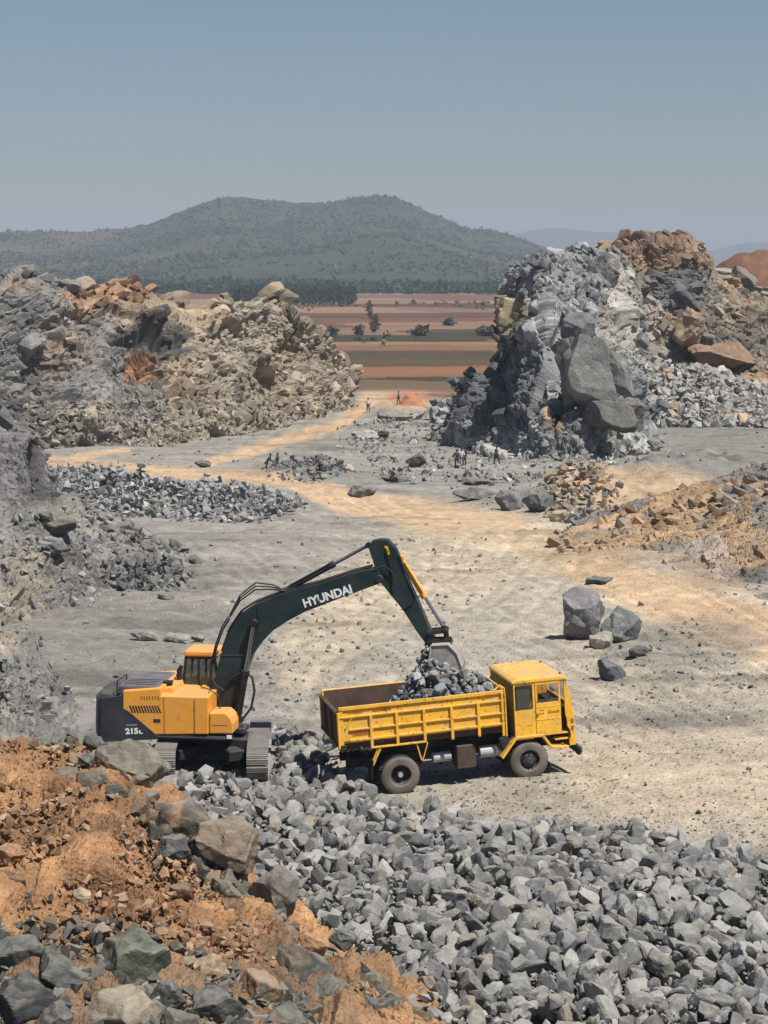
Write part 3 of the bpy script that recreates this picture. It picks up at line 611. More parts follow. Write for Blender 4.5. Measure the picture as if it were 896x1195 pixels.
def stuff_stones(name,pos,rad,cols,protos,label,cat,mat='stone',tilt=1.0,kind='stuff',Rm=None):
    n=len(pos); Rm=rotm(n,tilt) if Rm is None else Rm; pk=rng.integers(0,len(protos),n); VV=[];FF=[];CC=[];o=0
    for k in range(len(protos)):
        s=np.where(pk==k)[0]
        if not len(s): continue
        v,f=protos[k]; W=np.einsum('nij,vj->nvi',Rm[s],v)*rad[s][:,None,None]+pos[s][:,None,:]
        VV.append(W.reshape(-1,3)); FF.append((f[None]+(np.arange(len(s))*len(v))[:,None,None]+o).reshape(-1,3)); CC.append(np.repeat(cols[s],len(v),0)); o+=len(s)*len(v)
    me=mesh_np(name,np.concatenate(VV),np.concatenate(FF),M[mat],np.concatenate(CC)); ob=link(name,me)
    return tag(ob,label,cat,kind=kind)
def inpoly(x,y,poly):
    r=np.zeros(np.shape(x),bool); n=len(poly)
    for i in range(n):
        (x0,y0),(x1,y1)=poly[i],poly[(i+1)%n]
        c=((y0>y)!=(y1>y))&(x<(x1-x0)*(y-y0)/((y1-y0)+1e-12)+x0); r^=c
    return r
def drop(poly_px,n,rmin,rmax,heap=None,avoid=None,res=.06,power=2.2,pile=.35,soft=.8,cap=None):
    """let stones settle one by one on the ground inside a plan polygon"""
    poly=[base_at(u,v) for u,v in poly_px]; P_=np.array(poly); lo=P_.min(0)-1; hi=P_.max(0)+1
    nx=int((hi[0]-lo[0])/res)+1; ny=int((hi[1]-lo[1])/res)+1
    gx=lo[0]+np.arange(nx)*res; gy=lo[1]+np.arange(ny)*res; X,Y=np.meshgrid(gx,gy)
    H=gz(X.ravel(),Y.ravel()).reshape(X.shape)
    if heap is not None: H=H+heap(X,Y)
    H0=H.copy()
    c=0; out=[]
    while len(out)<n and c<n*6:
        c+=1
        x=rng.uniform(lo[0],hi[0]); y=rng.uniform(lo[1],hi[1])
        jx=x+soft*rng.normal()*.6; jy=y+soft*rng.normal()*.6
        if not inpoly(np.array([jx]),np.array([jy]),poly)[0]: continue
        r=rmin+(rmax-rmin)*rng.random()**power
        if avoid is not None and avoid(x,y,r): continue
        i=int((x-lo[0])/res); j=int((y-lo[1])/res); k=max(1,int(r*.8/res))
        i0,i1,j0,j1=max(0,i-k),min(nx,i+k+1),max(0,j-k),min(ny,j+k+1)
        if i1<=i0 or j1<=j0: continue
        sub=H[j0:j1,i0:i1]
        if cap is not None and H[min(j,ny-1),min(i,nx-1)]-H0[min(j,ny-1),min(i,nx-1)]>cap*(.6+.8*rng.random()): continue
        base=.55*sub.mean()+.45*sub.max()
        z=base+r*pile-.12*r
        d2=((gx[i0:i1][None,:]-x)**2+(gy[j0:j1][:,None]-y)**2)/(r*r); top=z+.62*r*np.sqrt(np.clip(1-d2,0,1)); H[j0:j1,i0:i1]=np.where(d2<1,np.maximum(sub,top),sub)
        out.append((x,y,z,r,i,j))
    res_=[]
    for x,y,z,r,i,j in out:
        hid=H[min(j,ny-1),min(i,nx-1)]-(z+.6*r)
        res_.append((x,y,z,r,hid))
    return np.array(res_)

def debris():
    for (Pd,U,V_,*_),n,r0,r1,tone,fn in [((a[0],a[1],a[2]),b,c,d_,e,f) for a,b,c,d_,e,f in SCAT]:
        k=np.where(fn(U,V_))[0]; k=rng.choice(k,n); P_=Pd[k]+np.array([0,-.1,.05]); r=r0+(r1-r0)*rng.random(n)**3
        pal=[lin(168,156,138),lin(146,140,132),lin(186,168,142)] if tone=='tan' else [lin(146,148,150),lin(120,123,126),lin(172,172,168)]
        P_=P_+rng.normal(size=P_.shape)*np.array([.15,.1,.0])
        stuff_stones('fallen_rock',P_,r,stone_cols(n,pal,[2,2,1],.2),LOW,'broken rock fallen along the face of the '+('cliff and bank' if tone=='tan' else 'grey rock'),'rocks')
debris()
def euler_R(n,base,jit):
    out=np.empty((n,3,3)); a=rng.normal(0,1,(n,3))*jit
    for k in range(n):
        out[k]=np.array(Matrix.Rotation(base[2]+a[k,2],3,'Z')@Matrix.Rotation(base[1]+a[k,1],3,'Y')@Matrix.Rotation(base[0]+a[k,0],3,'X'))
    return out
def boxy(seed,dims,bev=True):
    r=np.random.default_rng(seed); c=np.array([(x,y,z) for x in(-1,1) for y in(-1,1) for z in(-1,1)],float); p=c+r.normal(0,.22,c.shape); extra=r.normal(size=(5,3)); extra/=np.abs(extra).max(1,keepdims=True); p=np.concatenate([p,extra*1.02])*np.array(dims)
    bm=bmesh.new(); [bm.verts.new(x) for x in p]; bmesh.ops.convex_hull(bm,input=bm.verts); bmesh.ops.delete(bm,geom=[x for x in bm.verts if not x.link_faces],context='VERTS')
    bmesh.ops.triangulate(bm,faces=bm.faces); bmesh.ops.recalc_face_normals(bm,faces=bm.faces); bm.verts.ensure_lookup_table()
    v=np.array([x.co[:] for x in bm.verts]); f=np.array([[q.index for q in x.verts] for x in bm.faces]); bm.free(); return v,f
BXS=[boxy(7000+i,(1,random.uniform(.55,.9),random.uniform(.35,.7))) for i in range(36)]
BXL=[]
for i in range(26):
    rr=np.random.default_rng(7100+i); BXL.append(rock_mesh(7100+i,(2,2*rr.uniform(.6,.9),2*rr.uniform(.4,.75)),3,int(rr.integers(2,6)),.6)[:2])
def blocks(idx,nS,nL,rs,rl,base,jit,fn,mat,dens=None,emb=.55):
    o,Pd,U,V_,col,nrm=BLKS[idx]
    for n,(r0,r1),pr in ((nS,rs,BXS),(nL,rl,BXL)):
        k=np.where(fn(U,V_))[0]; w_=sstep(-.25,.35,fbm(Pd[k],6,3,99))+.12; k=rng.choice(k,n,p=w_/w_.sum()); r=r0+(r1-r0)*rng.random(n)**2.2
        q=stuff_stones('rock_blocks',Pd[k]-nrm[k]*(r*emb)[:,None]*np.sign((nrm[k][:,1:2]<0)*2.-1),r,np.clip(col[k],0,1)*(1+rng.normal(0,.13,(n,1))).clip(.6,1.4),pr,None,None,mat,Rm=euler_R(n,base,jit)); q.parent=o
inf=lambda U,V:(U>-90)&(U<960)
blocks(0,4200,330,(.18,.75),(.8,2.3),(R(8),R(-24),R(12)),.20,lambda U,V:(U>-60)&(V<535),'cliff')
blocks(4,2200,120,(.15,.7),(.7,1.5),(R(-10),R(35),R(20)),.22,inf,'crag')
blocks(5,2600,150,(.25,1.0),(1.0,2.8),(R(6),R(18),R(-12)),.22,inf,'crag')
blocks(3,320,4,(.08,.36),(.4,.7),(R(6),R(34),R(-8)),.2,inf,'crag',emb=.7)
blocks(1,1100,10,(.08,.35),(.4,.9),(R(6),R(24),R(30)),.35,inf,'crag')
FINE=[]
for i in range(96):
    rr=np.random.default_rng(4000+i); dm=(2.0,2*rr.uniform(.55,.95),2*rr.uniform(.32,.70))
    FINE.append(rock_mesh(4000+i,dm,3,int(rr.integers(7,13)),.55))
# foreground rubble field
TR_O=Vector((0.46,52.98,0)); TR_H=R(13); TR_P=R(3.35)
ax_=np.array([math.cos(TR_H),math.sin(TR_H)]); nx_=np.array([-ax_[1],ax_[0]])
EX_O=Vector((-4.85,56.4,0))
def avoid(x,y,r):
    q=np.array([x-TR_O.x,y-TR_O.y]); a=q@ax_; b=q@nx_
    for wx in (0.03,3.65):
        for wy in (0.2,2.1):
            if abs(a-wx)<.55+r and abs(b-wy)<.35+r: return True
    if r>.25 and -1<a<5.2 and -.3<b<2.4: return True
    for tx in (-1.28,1.28):
        if abs(x-EX_O.x-tx)<.36+r*.8 and -2.75-r*.8<y-EX_O.y<2.25+r*.6: return True
    return abs(x-EX_O.x)<1.2 and abs(y-EX_O.y-0.2)<1.9 and r>.14
FIELD=[(150,1300),(150,980),(150,915),(225,905),(300,850),(345,852),(388,900),(430,940),(480,958),(560,974),(640,978),(760,984),(840,1008),(930,1030),(1050,1060),(1080,1400)]
def heap(X,Y):
    return .35*np.exp(-((X-3)/7)**2-((Y-41)/4.0)**2)+.35*np.exp(-((X+1.9)/.9)**2-((Y-56.8)/1.6)**2)+.10*np.exp(-((X+2)/5)**2-((Y-47)/4)**2)
st=drop(FIELD,11000,.035,.37,heap,avoid,power=2.7,soft=.7,cap=.22,pile=.12)
# spill of single stones past the edge of the field
n=len(st); cols=stone_cols(n,PAL,WT)
dist=np.hypot(st[:,0],st[:,1]); U_,V_=to_image_px(st[:,0],st[:,1],st[:,2])
vis=(st[:,4]<.3*st[:,3])&(U_>235)&(U_<890)&(V_<1188)&(V_>860)&~((V_>1180-(530-U_)*1.05)&(U_<530))
score=np.where(vis,st[:,3]/dist*(1-np.clip(st[:,4]/st[:,3],0,.5)),0); order=np.argsort(-score); ind=order[:300]; rest=order[300:]
Rm=rotm(300); vmesh={}
for k,i in enumerate(ind):
    x,y,z,r,_=st[i]; key=(k%96)
    if key not in vmesh: pv,pf,pc=FINE[key]; vmesh[key]=mesh_np('rubble_stone',pv,pf,M['stone'],np.tile(stone_cols(1,PAL,WT,.12),(len(pv),1)))
    o=bpy.data.objects.new('rubble_stone',vmesh[key]); COL.objects.link(o)
    o.matrix_world=Matrix.Translation((x,y,z))@Matrix(Rm[k].tolist()).to_4x4()@Matrix.Scale(float(r),4)
    tag(o,'angular grey broken stone among the larger ones of the foreground rubble field','stone','larger broken stones of the foreground rubble field')
nxt=rest[:650]; rest=rest[650:]
_a=stuff_stones('rubble',st[rest,:3],st[rest,3],cols[rest],STONES,'smaller grey broken stone filling the foreground rubble field','rubble')
_b=stuff_stones('rubble',st[nxt,:3],st[nxt,3],cols[nxt],[f_[:2] for f_ in FINE[:40]],'','')
def absorb(a,b):      # one object for the whole filling
    bm=bmesh.new(); bm.from_mesh(a.data); bm.from_mesh(b.data); bm.to_mesh(a.data); bm.free(); me=b.data; bpy.data.objects.remove(b); bpy.data.meshes.remove(me)
absorb(_a,_b)

def pile(name,poly,n,r0,r1,label,pal=PAL,wt=WT,hp=None,power=1.5,protos=LOW,res=.15,soft=1.0,mat='stone',pilef=.4):
    s=drop(poly,n,r0,r1,hp,None,res=res,power=power,pile=pilef,soft=soft)
    return stuff_stones(name,s[:,:3],s[:,3],stone_cols(len(s),pal,wt),protos,label,'rubble',mat)
def ridge(px0,px1,wd,h):
    a=np.array(base_at(*px0)); b=np.array(base_at(*px1)); L2=((b-a)**2).sum()
    def f(X,Y):
        t=np.clip(((X-a[0])*(b[0]-a[0])+(Y-a[1])*(b[1]-a[1]))/L2,0,1); d=np.hypot(X-a[0]-t*(b[0]-a[0]),Y-a[1]-t*(b[1]-a[1])); return h*np.exp(-(d/wd)**2)
    return f
PALW=[lin(176,178,180),lin(146,148,150),lin(190,188,182),lin(112,116,118)]
pile('rubble_heap',[(30,560),(75,556),(150,562),(200,570),(280,576),(345,592),(338,606),(250,608),(160,604),(110,592),(60,576)],2600,.16,.5,'long heap of broken grey stone below the dirt road on the left',PALW,[3,3,2,1.5],ridge((70,582),(310,600),2.6,.8),protos=LOW)
pile('scree',[(60,640),(110,640),(165,650),(212,682),(205,690),(120,690),(70,668)],900,.08,.38,'dark scree at the foot of the left rock bank',[lin(110,114,114),lin(136,138,136),lin(86,90,90)],[3,2,1],ridge((90,665),(190,680),1.6,.7))
pile('rubble_heap',[(318,545),(345,540),(395,545),(400,556),(360,562),(325,558)],500,.12,.4,'small grey stone pile beside the worker on the left',[lin(128,134,136),lin(150,152,152)],[3,2],ridge((345,552),(380,554),1.6,.9))
pile('rubble_heap',[(640,575),(690,572),(715,600),(700,615),(665,618),(640,602)],420,.15,.55,'tan and grey broken rock at the foot of the orange bank',[lin(190,172,144),lin(150,148,144),lin(200,160,118)],[3,2,1.5],ridge((655,600),(695,600),2,.8))
pile('loose_stones',[(420,490),(530,488),(640,540),(740,530),(800,560),(600,575),(440,560),(400,520)],1500,.12,.55,'loose grey stones strewn round the workers below the crag',PALW,[2,3,2,1.4],power=3,res=.3,soft=2)
# talus fan at the right
def fan():
    n=2600; t=rng.random(n); s=rng.random(n)
    u=728+190*t; top=np.interp(u,[728,760,820,900,930],[412,418,428,452,458]); v=top+(488-top)*s
    Y=232-6*s+8*(1-s)*.6; v=top+(497-top)*s; Y=np.interp(s,[0,1],[250.5,240.5]); P_=at(u,v,Y); r=.18+1.05*rng.random(n)**2.6
    big=stuff_stones('talus',P_,r,stone_cols(n,[lin(176,176,174),lin(150,150,150),lin(196,190,178),lin(200,170,136)],[4,3,2,1]),LOW,'fan of broken grey rock between the crags and the pit floor at right','talus')
fan()
_s=sheet('rock_ledge',[[(715,500,240),(800,497,241),(960,494,242)],[(718,470,246),(800,468,247),(960,478,246)],[(722,418,253),(800,428,254),(960,462,254)]],160,60,M['crag'],lambda U,Vv,p,cr,d: np.tile(lin(140,138,134),(len(U),1))*(1+.3*cr)[:,None],[(1.6,.3,71),(.6,.3,72)],label='sloping rock ledge under the talus fan at right',cat='rock ledge',depth=4)
# small stones strewn over the whole pit floor
def strewn():
    n=30000; v=rng.uniform(505,985,n); u=rng.uniform(-60,960,n); keep=rng.random(n)<np.clip(.35+.5*np.sin(u*.013+v*.021)+.3*np.sin(u*.05-v*.06),.08,1); u,v=u[keep],v[keep]
    y=np.full(len(u),80.); a,dy,dz=ray(u,v)
    for _ in range(14): y=.6*y+.4*np.clip((gz(a*y/dy,y)-CH)*dy/dz,25,400)
    x=a*y/dy; z=gz(x,y); gc=ground_color(x,y,z); wm=sstep(1.45,2.1,gc[:,0]/gc[:,2]); kp=rng.random(len(x))>wm*.8; x,y,z=x[kp],y[kp],z[kp]; r=(.018+.16*rng.random(len(x))**7)*np.clip(y/70,.8,1.6)
    c=stone_cols(len(x),[lin(150,148,144),lin(116,116,114),lin(180,170,152),lin(196,176,144)],[3,3,2,1])
    stuff_stones('gravel',np.stack([x,y,z+r*.15],-1),r,c,LOW,'small loose stones strewn over the pit floor','gravel')
strewn()
def grit():
    n=16000; u=rng.uniform(180,920,n); v=rng.uniform(760,1010,n)**1.0; a,dy,dz=ray(u,v); y=np.full(n,60.)
    for _ in range(12): y=.6*y+.4*np.clip((gz(a*y/dy,y)-CH)*dy/dz,30,120)
    x=a*y/dy; k=rng.random(n)<.35+.65*sstep(-.2,.3,fbm(V3(x/2,y),2.2,3,33)); x,y=x[k],y[k]; r=.012+.06*rng.random(len(x))**3
    stuff_stones('grit',np.stack([x,y,gz(x,y)+r*.1],-1),r,stone_cols(len(x),[lin(158,152,144),lin(128,126,122),lin(190,178,156)],[3,3,2]),LOW,'fine grey and tan grit on the ground round the truck','grit')
grit()

# ------------------------------------------------------------------ foreground orange dirt mound
def c_soil(U,Vv,p,cr,d):
    n=fbm(p,1.6,4,58); n2=fbm(p,.35,3,59)
    c=np.tile(lin(182,136,92),(len(U),1)); c=mixv(c,lin(134,98,68),sstep(-.1,.4,n)*.8); c=mixv(c,lin(206,156,106),sstep(.1,.6,-n+.4*n2)*.7)
    c=mixv(c,lin(122,104,86),sstep(1085,1130,Vv+25*n)*sstep(520,330,U+60*n)*.7); c=mixv(c,lin(196,160,112),blob(U,Vv,150,895,70,20,n)*.5)
    return c*(1+.22*cr+.2*n2)[:,None]
MD=[[(-260,1900,22),(0,1900,22),(240,1800,23),(560,1600,26)],[(-260,1400,28.5),(0,1400,28.5),(240,1400,29),(555,1380,30)],[(-260,1200,32.5),(0,1200,32.5),(200,1200,32.6),(400,1230,33),(552,1300,32)],
    [(-260,1080,35),(0,1080,35),(120,1070,35.6),(260,1120,35.2),(400,1180,35),(548,1260,33.2)],[(-260,960,38.2),(0,960,38.3),(100,960,38.8),(190,1010,38),(290,1080,37),(400,1140,36.2),(545,1235,34)],
    [(-260,872,42),(0,866,42),(90,870,42),(140,886,41.8),(170,920,41),(205,975,39.4),(260,1020,38.6),(320,1070,37.9),(385,1118,37.3),(450,1165,36.3),(540,1222,34.6)]]
def moundY(u,v):
    pys=[];Ys=[]
    for r in MD: a=np.array(r,float); pys.append(np.interp(u,a[:,0],a[:,1])); Ys.append(np.interp(u,a[:,0],a[:,2]))
    return float(np.interp(v,pys[::-1],Ys[::-1]))
sheet('dirt_mound',MD,700,640,M['soil'],c_soil,[(1.6,.26,81),(.6,.30,82),(.26,.26,83),(.12,.22,84)],squeeze=(1,1,1.3),rot=(0,R(30),0),label='orange dirt mound in the lower left foreground with dark rocks along its foot',cat='dirt mound',depth=3.2,sharp=.7,crest=.5)
DK=lin(104,106,102)
FB=[ # u,v,w,h,seed,Y,col,tint,label,rot
 (150,925,92,58,601,43.2,lin(132,126,108),OR,'large olive-grey rock at the top of the orange mound nearest the excavator track',(0,R(14),0)),
 (208,985,66,48,602,42.0,lin(112,104,90),OR,'brown-grey slab leaning on the orange mound below the topmost large rock',(0,R(16),R(12))),
 (262,1006,78,44,603,41.8,lin(142,124,104),None,'broad smooth brown-grey rock in the middle of the mound right edge',(0,R(12),0)),
 (238,1020,40,40,604,41,lin(110,110,106),None,'rounded grey rock in front of the broad smooth rock',(0,0,0)),
 (318,1062,62,44,605,40.2,lin(118,112,100),OR,'grey rock half buried in orange dirt low on the mound right edge',(0,R(10),0)),
 (200,1008,44,30,606,41.2,lin(104,106,106),None,'dark grey rock below the leaning slab',(0,R(-10),0)),
 (152,1160,92,66,607,34.6,lin(84,92,80),lin(124,124,104),'biggest dark green-grey rock at the foot of the mound',(0,R(8),R(14))),
 (22,1140,70,44,608,34.4,DK,None,'dark rock at the left edge above the bottom corner',(0,R(-10),0)),
 (70,1165,72,46,609,34.2,DK,None,'dark split rock left of the biggest green-grey rock',(0,R(12),R(30))),
 (20,1205,84,58,610,33.2,lin(74,76,78),None,'blackish rock in the bottom left corner',(0,R(14),0)),
 (135,1212,104,44,611,33,lin(164,150,128),None,'pale flat slab at the bottom edge under the biggest green-grey rock',(0,R(-8),0)),
 (60,1212,56,36,612,33,lin(88,88,86),None,'dark rock at the bottom edge left of the pale flat slab',(0,0,R(20))),
 (356,1160,80,52,613,36,lin(92,94,92),lin(130,118,100),'dark slab near the right foot of the mound',(0,R(10),0)),
 (385,1185,58,38,614,35.3,lin(110,112,104),None,'grey rock below the dark slab at the right foot',(0,R(-14),R(10))),
 (245,1142,46,28,615,35.2,lin(184,158,122),None,'pale tan rock right of the biggest green-grey rock',(0,0,0)),
 (300,1175,60,36,616,35,lin(110,104,94),OR,'brown rock between the pale tan rock and the dark slab',(0,R(10),0)),
 (255,1195,64,36,617,34.3,lin(98,102,98),None,'grey-green rock under the pale tan rock',(0,R(-8),0)),
 (330,1215,66,34,618,34,lin(88,90,88),None,'dark rock at the bottom edge below the brown rock',(0,R(6),0)),
 (400,1108,34,24,619,38.6,lin(110,112,112),None,'small grey rock where the mound meets the rubble',(0,R(20),0)),
 (10,1010,40,22,620,38,lin(176,128,86),None,'orange-tan clod at the left edge halfway up the mound',(0,0,0)),
 (8,1045,44,26,621,37,lin(120,92,70),None,'brown clod below the orange-tan clod at the left edge',(0,R(10),0)),
 (95,1052,22,15,622,37.2,lin(190,166,130),None,'small pale stone lying on the orange dirt',(0,0,0)),
 (130,900,20,18,623,43.4,lin(96,84,70),None,'small dark rock left of the topmost large rock',(0,0,0)),
 (270,1070,30,20,624,39,lin(150,112,80),None,'brown stone on the slope under the broad smooth rock',(0,0,0)),
 (210,1050,26,17,625,38.6,lin(140,104,74),None,'brown stone in the middle of the orange slope',(0,0,0)),
 (362,1118,40,26,626,38.8,lin(198,150,100),None,'orange rock at the lower right edge of the mound',(0,R(10),0)),
 (195,1180,40,34,627,34,lin(100,100,96),None,'narrow grey rock right of the biggest green-grey rock',(0,R(30),0)),
 (440,1190,44,26,628,36.3,lin(92,92,92),None,'dark rock near the orange tip of the mound',(0,R(12),0)),
 (215,1218,60,36,629,33.2,lin(110,106,96),None,'grey-brown rock at the bottom edge right of the pale flat slab',(0,0,0)),
 (405,1218,50,34,630,34.6,lin(96,98,94),None,'dark grey rock at the bottom edge, rightmost before the rubble',(0,0,0)),
]
for (u,v,wd,h,sd,Y,c,t2,lb,rt) in FB:
    B('boulder',u,v,wd,h,sd,lb,col=c,tint2=t2,amt=.05,Y=moundY(u,v-h*.25)-.15,rot=rt,sub=5,planes=11,sink=.3,detail=.8)
def clods():
    n=12000; t=rng.random(n); s=rng.random(n)**.8
    rows=[np.array(MD[k],float) for k in (2,3,4,5)]
    pts=[]
    for r in rows:
        px=r[0,0]+(r[-1,0]-r[0,0])*t; pts.append(at(px,np.interp(px,r[:,0],r[:,1]),np.interp(px,r[:,0],r[:,2])))
    pts=np.array(pts); k=np.clip((s*3).astype(int),0,2); f=(s*3-k)[:,None]; i=np.arange(n)
    p=pts[k,i]*(1-f)+pts[k+1,i]*f; r=.018+.17*rng.random(n)**5.5
    low=s<.33
    r=np.where(low,r*1.5,r)
    c=stone_cols(n,[lin(186,138,90),lin(150,108,72),lin(196,156,108),lin(120,106,88)],[4,3,2,1]); c2=stone_cols(n,[lin(110,108,100),lin(92,92,88),lin(150,130,104)],[3,2,2])
    c=np.where(low[:,None],c2,c); p[:,1]-=.05; p[:,2]+=.03
    stuff_stones('dirt_clods',p,r,c,LOW,'clods and stones scattered over the orange dirt mound','clods')
clods()
def foot_rocks():
    n=420; t=rng.random(n); a=np.array(MD[2],float); b=np.array(MD[3],float); s=rng.uniform(-.25,.75,n)
    r0=a[0,0]+(a[-1,0]-a[0,0])*t; pa=at(r0,np.interp(r0,a[:,0],a[:,1]),np.interp(r0,a[:,0],a[:,2])); r1=b[0,0]+(b[-1,0]-b[0,0])*t; pb=at(r1,np.interp(r1,b[:,0],b[:,1]),np.interp(r1,b[:,0],b[:,2]))
    p=pa*(1-s[:,None])+pb*s[:,None]; r=.07+.30*rng.random(n)**2; keep=rng.random(n)>sstep(.35,.8,s)
    stuff_stones('foot_rocks',p[keep]+np.array([0,-.08,.02]),r[keep],stone_cols(keep.sum(),[lin(96,98,96),lin(120,120,114),lin(150,136,114),lin(80,82,82)],[3,3,2,2]),STONES,'jumble of smaller dark rocks along the foot of the orange mound','rocks','boulder')
foot_rocks()
def ridge_rocks():
    n=260; t=.42+.52*rng.random(n)**.8; a=np.array(MD[4],float); b=np.array(MD[5],float); s=rng.uniform(.45,1.1,n)
    r0=a[0,0]+(a[-1,0]-a[0,0])*t; pa=at(r0,np.interp(r0,a[:,0],a[:,1]),np.interp(r0,a[:,0],a[:,2])); r1=b[0,0]+(b[-1,0]-b[0,0])*t; pb=at(r1,np.interp(r1,b[:,0],b[:,1]),np.interp(r1,b[:,0],b[:,2]))
    p=pa*(1-s[:,None])+pb*s[:,None]; r=.06+.32*rng.random(n)**2.2
    stuff_stones('ridge_rocks',p+np.array([0,-.05,.0]),r,stone_cols(n,[lin(108,104,94),lin(130,122,106),lin(150,128,98),lin(90,90,86)],[3,3,2,2]),[f_[:2] for f_ in FINE[40:70]],'half buried brown and grey rocks along the right side of the orange mound','rocks','boulder')
ridge_rocks()

# ------------------------------------------------------------------ text
def text(name,s,size,mat,parent,loc,rot,ext=.004,sx=1.0,bold=0.0,shear=0,spacing=1.0):
    cu=bpy.data.curves.new(name,'FONT'); cu.body=s; cu.size=size; cu.extrude=ext; cu.offset=bold; cu.shear=shear; cu.space_character=spacing
    t=bpy.data.objects.new('tmp',cu); COL.objects.link(t); dg=bpy.context.evaluated_depsgraph_get(); dg.update()
    me=bpy.data.meshes.new_from_object(t.evaluated_get(dg)); bpy.data.objects.remove(t); bpy.data.curves.remove(cu)
    me.name=name; me.materials.clear(); me.materials.append(mat); o=link(name,me,parent); o.location=loc; o.rotation_euler=rot; o.scale=(sx,1,1); return o

# ------------------------------------------------------------------ excavator
EXH=R(-8)
def mk_local(org,hd,pit=0.0):
    a=np.array([math.cos(hd),math.sin(hd)]); n=np.array([-a[1],a[0]])
    def f(u,v,off=0.0):      # point of the machine's own vertical plane y = off
        dx,dy,dz=[float(k) for k in ray(u,v)]; ox=n[0]*off+org.x; oy=n[1]*off+org.y
        t=(ox*n[0]+oy*n[1])/(dx*n[0]+dy*n[1]); x,y,z=dx*t,dy*t,CH+dz*t
        l=(x-org.x)*a[0]+(y-org.y)*a[1]; h=z-org.z
        return (l*math.cos(pit)+h*math.sin(pit), -l*math.sin(pit)+h*math.cos(pit))
    return f
EL_=mk_local(EX_O,EXH)
ex=empty('tracked_excavator',EX_O,EXH); tag(ex,'yellow and dark tracked excavator loading stone into the yellow truck','excavator')
NS=-1.30
def P2(pts,off=0.0): return [EL_(u,v,off) for u,v in pts]
# undercarriage: built in the frame of the tracks
def track(side):
    tr=bpy.data.objects.new('track',None)
    L=1.72; r=.40; W=.60; yc=.43; rotU=R(-90)-EXH+R(2)
    # belt as individual shoes in one mesh
    m=MB(); per=2*(2*L)+2*math.pi*r; nS=46
    def pos(s):
        s%=per
        if s<2*L: return (-L+s,yc-r,0)
        s-=2*L
        if s<math.pi*r: t=s/r; return (L+r*math.sin(t),yc-r*math.cos(t),t)
        s-=math.pi*r
        if s<2*L: return (L-s,yc+r-.03*math.sin(s/(2*L)*math.pi),math.pi)
        s-=2*L; t=s/r; return (-L-r*math.sin(t),yc+r*math.cos(t),math.pi+t)
    for k in range(nS):
        s=k*per/nS; x,z,t=pos(s+.5*per/nS); ca,sa=math.cos(t),math.sin(t); h=per/nS*.47
        def q(a,b): return (x+a*ca+b*sa*1.0, z+a*sa-b*ca)
        def bx(a0,a1,b0,b1):
            p=[q(a0,b0),q(a1,b0),q(a1,b1),q(a0,b1)]; m.prism(p,-W/2,W/2)
        bx(-h,h,0,.025)
        for g in (-.62,0,.62): bx(g*h-.009,g*h+.009,.025,.055)
    b=m.build('track',M['trackshoe'],ex); b.location=(0,0,0); b.rotation_euler=(0,0,rotU)
    off=Matrix.Rotation(rotU,3,'Z')@Vector((0,side*1.28,0)); b.location=off
    f=MB().box(-1.6,1.6,-.2,.2,.28,.62); f.prism([(-1.7,.35),(1.7,.35),(1.45,.66),(-1.45,.66)],-.16,.16); f.build('track_frame',M['under'],b,.02)
    for sx,nm in ((L,'idler_wheel'),(-L,'drive_sprocket')):
        g=MB().lathe([(.05,-.18),(.34,-.15),(.365,-.1),(.365,.1),(.34,.15),(.05,.18)],(sx,0,yc),n=24); g.build(nm,M['under'],b,smooth=True)
    for k in range(7): MB().lathe([(.02,-.2),(.11,-.2),(.11,.2),(.02,.2)],(-1.35+k*.45,0,.14),n=14).build('track_roller',M['under'],b)
    return b
for s in (-1,1): track(s)
u=MB().box(-1.1,1.1,-.55,.55,.35,.85); u.bar((-.9,-1.1,.5),(.9,1.1,.5),.5,.3); u.bar((.9,-1.1,.5),(-.9,1.1,.5),.5,.3); u.cyl((0,0,.8),(0,0,.99),.72,n=32); u.build('car_body',M['under'],ex,.03)
# upper frame
MB().box(-2.6,.60,-1.28,1.28,.97,1.10).box(.6,.95,-.35,.35,.97,1.12).build('turntable_frame',M['charcoal'],ex,.02)
# engine housing: yellow side panels
x0,zt=EL_(142,806,NS); x1,zb=EL_(242,858,NS); xm,_=EL_(188,806,NS)
hood=MB().prism(P2([(143,806),(188,803),(188,812),(243,814),(243,857),(143,858)],NS),NS,1.3); hd_o=hood.build('engine_housing',M['orange'],ex,.035)
# panel seams and louvres
lv=MB()
def pl_(u,v): return EL_(u,v,NS)
for k in range(11):
    xa,za=pl_(150.5+k*3.25,823.5); xb,zb_=pl_(153.8+k*3.25,832); lv.prism([(xa,za),(xa+.045,za),(xb+.045,zb_),(xb,zb_)],NS-.004,NS+.02)
for k in range(7):
    xa,za=pl_(164+k*3.3,812.5); xb,zb_=pl_(165+k*3.3,817); lv.prism([(xa,za),(xa+.018,za),(xb+.018,zb_),(xb,zb_)],NS-.004,NS+.02)
lv.build('louvre',M['black'],hd_o)
sm=MB()
for a,b in [((191,812),(191,857)),((226,815),(226,857))]:
    (xa,za),(xb,zb_)=pl_(*a),pl_(*b); sm.box(xa-.008,xa+.008,NS-.003,NS+.02,zb_,za-.06)
(xa,za),(xb,zb_)=pl_(145,820),pl_(240,820); sm.build('panel_seam',M['black'],hd_o)
xh,zh=pl_(183,841); MB().box(xh-.1,xh+.1,NS-.012,NS+.02,zh-.05,zh+.05).build('latch',M['charcoal'],hd_o,.01)
